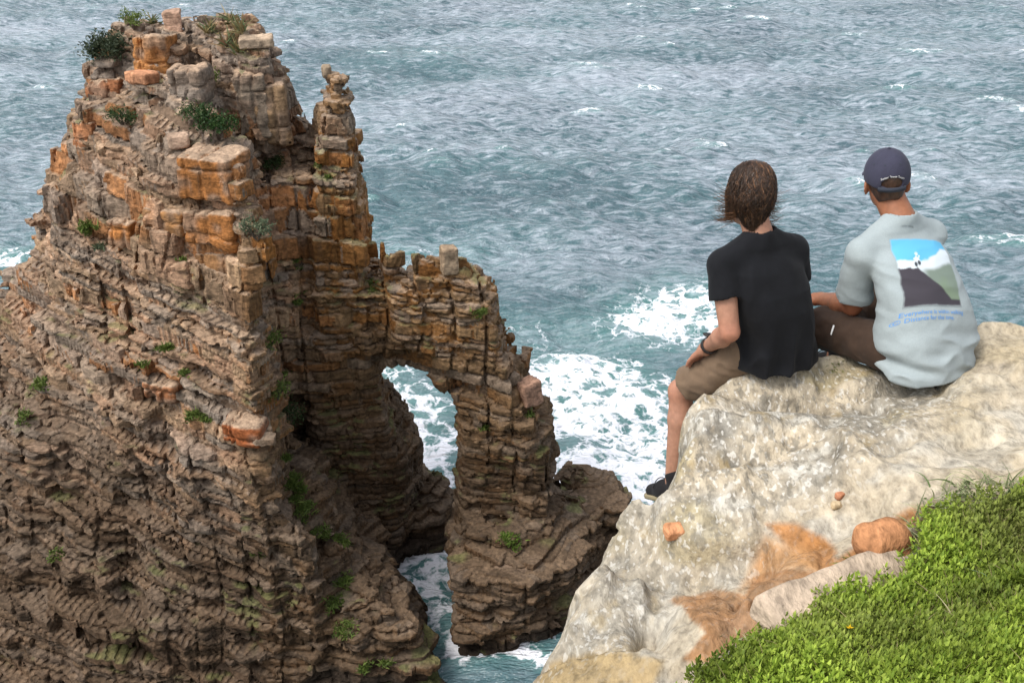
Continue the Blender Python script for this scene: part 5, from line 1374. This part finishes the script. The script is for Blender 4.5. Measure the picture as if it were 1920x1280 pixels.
def eyelets():
    out = []
    for a in (-.95, -.35, .35, .95):
        d = nrmz(cr_ * math.sin(a) * .8 - cf * math.cos(a) * .8 + cu * .62); p = cc + d * .1015
        h_ = BVH_C.ray_cast(Vector(cc + d * .3), Vector(-d)); p = np.array(h_[0]) if h_[0] is not None else p
        u_ = nrmz(np.cross(d, cu)); w_ = np.cross(d, u_); an = np.linspace(0, 2 * math.pi, 9)[:-1]
        V = np.concatenate([[p + d * .0015], p + d * .001 + .0042 * (u_ * np.cos(an)[:, None] + w_ * np.sin(an)[:, None])])
        me = mesh_from('eyelet', V - lb, np.array([[0, 1 + i, 1 + (i + 1) % 8] for i in range(8)])); obj('eyelet', me, STRAPM, capo)
BVH_C = BVHTree.FromPolygons([tuple(v) for v in cV.tolist()], cQ.tolist()); eyelets()

# lettering and the printed picture
def text_mesh(body, size):
    cu_ = bpy.data.curves.new('lettering', 'FONT'); cu_.body = body; cu_.size = size; cu_.align_x = 'CENTER'; cu_.resolution_u = 3
    o = bpy.data.objects.new('lettering', cu_); COL.objects.link(o)
    dg = bpy.context.evaluated_depsgraph_get(); me = bpy.data.meshes.new_from_object(o.evaluated_get(dg))
    bpy.data.objects.remove(o); bpy.data.curves.remove(cu_)
    V = np.array([v.co[:] for v in me.vertices]); F = [list(p.vertices) for p in me.polygons]; bpy.data.meshes.remove(me)
    return V, F
def wrap(body, size, tree, mapf, mat, parent, loc, lift=.002):
    V, F = text_mesh(body, size); W_ = []
    for v in V:
        o_, d_ = mapf(v[0], v[1]); h_ = tree.ray_cast(Vector(o_), Vector(d_))
        p = np.array(h_[0]) if h_[0] is not None else o_ + d_ * .3; W_.append(p - d_ * lift - loc)
    me = bpy.data.meshes.new('lettering'); me.from_pydata([tuple(w) for w in W_], [], F); me.update()
    return obj('lettering', me, mat, parent)
WHITE = NT('white_thread').done((.75, .75, .74), .8); BLUEINK = NT('blue_ink').done((.10, .28, .62), .85); FAINT = NT('grey_ink').done((.16, .19, .20), .85)
def capmap(x, y):
    a = x / .098; d = nrmz(cr_ * math.sin(a) * .088 - cf * math.cos(a) * .105 + cu * (.030 * math.cos(a * 1.9) - .010 + y)); return cc + d * .3, -d
wrap('Sunset Power Tours', .0125, BVH_C, capmap, WHITE, capo, lb, .0015)
BT = BVHTree.FromPolygons([tuple(v) for v in sVb.tolist()], sQb.tolist())
# picture frame on the back: from its corners in the photograph, carried onto the shirt
def on_shirt(px, py):
    h_ = BT.ray_cast(Vector((0, 0, ZC)), Vector(ray(px, py))); return np.array(h_[0]) if h_[0] is not None else at_y(px, py, 3.85)
# a straight frame in the plane of the back; the far side wraps round with the cloth
fb, rb = yawv(27); pc = on_shirt(1742, 508)
upb = nrmz(on_shirt(1690, 475) - on_shirt(1712, 575)); rb = nrmz(rb - upb * (rb @ upb)); nb_ = nrmz(np.cross(rb, upb))
if nb_ @ np.array([0, -1, 0]) < 0: nb_ = -nb_
def backmap(x, y): o_ = pc + rb * x + upb * y + nb_ * .4; return o_, -nb_
NX, NY = 72, 78; PW, PH = .255, .285
gu, gv = np.meshgrid(np.linspace(0, 1, NX), np.linspace(0, 1, NY), indexing='ij')
V = np.zeros((NX, NY, 3))
for i in range(NX):
    for j in range(NY):
        o_, d_ = backmap((gu[i, j] - .5) * PW, (gv[i, j] - .5) * PH); h_ = BT.ray_cast(Vector(o_), Vector(d_))
        V[i, j] = (np.array(h_[0]) if h_[0] is not None else o_ + d_ * .42) - d_ * .0018
u_, v_ = gu.ravel(), gv.ravel(); N3 = np.stack([u_, v_, 0 * u_], -1)
nz_ = fbm(N3, 6, 4, 2); nz2 = fbm(N3, 18, 3, 6)
C = np.tile(np.array([.11, .40, .62]), (len(u_), 1))
cloud_top = .66 + .20 * sstep(.45, .95, u_) + .05 * nz_ + .12 * np.exp(-((u_ - .35) / .08) ** 2) * (nz2 > .1)
C = mixc(C, (.56, .62, .66), sstep(.02, -.02, v_ - cloud_top))
green_top = .52 + .10 * sstep(.5, 1, u_) + .03 * nz_
C = mixc(C, (.17, .215, .18), sstep(.05, -.03, v_ - green_top) * sstep(.3, .5, u_))
C = mixc(C, (.17, .23, .15), sstep(.1, -.1, v_ - .3 - .2 * nz_) * sstep(.4, .6, u_) * .7)
dark_top = np.where(u_ < .32, .55 + .04 * nz2, .55 - (u_ - .32) * .9 + .03 * nz_); dark_top = np.maximum(dark_top, .1)
C = mixc(C, (.050, .045, .055), sstep(.015, -.015, v_ - dark_top))
for cx, cy in ((.30, .60), (.36, .62)): C = mixc(C, (.04, .05, .06), sstep(.03, .02, np.hypot((u_ - cx), (v_ - cy) * .7)))
C = mixc(C, (.30, .345, .355), sstep(.03, 0, np.minimum(np.minimum(u_, 1 - u_), np.minimum(v_, 1 - v_)) + .01 * nz2) * .8)
I, J = np.meshgrid(np.arange(NX - 1), np.arange(NY - 1), indexing='ij')
F = np.stack([I * NY + J, (I + 1) * NY + J, (I + 1) * NY + J + 1, I * NY + J + 1], -1).reshape(-1, 4)
me = mesh_from('back_print', V.reshape(-1, 3) - lb, F, True); add_color(me, 'col', C)
m = NT('printed_ink'); obj('back_print', me, m.done(m.attr('col'), .85, None, .2), shirtB)
wrap('Everywhere is within walking', .0225, BT, lambda x, y: backmap(x, y - .172), BLUEINK, shirtB, lb)
wrap('© Distance for the time.', .0225, BT, lambda x, y: backmap(x - .03, y - .194), BLUEINK, shirtB, lb)
wrap('within walking', .010, BT, lambda x, y: backmap(x - .05, y + .185), FAINT, shirtB, lb)
STREE = BVHTree.FromObject(bpy.data.objects[shortsB], bpy.context.evaluated_depsgraph_get())
mk = np.array([(1562, 609), (1565, 610), (1562, 620), (1559, 628), (1557, 627), (1559, 618)], float)
V = []
for px, py in mk:
    h_ = STREE.ray_cast(Vector(-Vector(lb) + Vector((0, 0, ZC))), Vector(ray(px, py))); p = np.array(h_[0]) if h_[0] is not None else at_y(px, py, 4.0) - lb
    V.append(p - nrmz(ray(px, py)) * .003)
me = bpy.data.meshes.new('stitched_mark'); me.from_pydata([tuple(v) for v in V], [], [list(range(len(V)))]); obj('stitched_mark', me, WHITE, bpy.data.objects[shortsB])
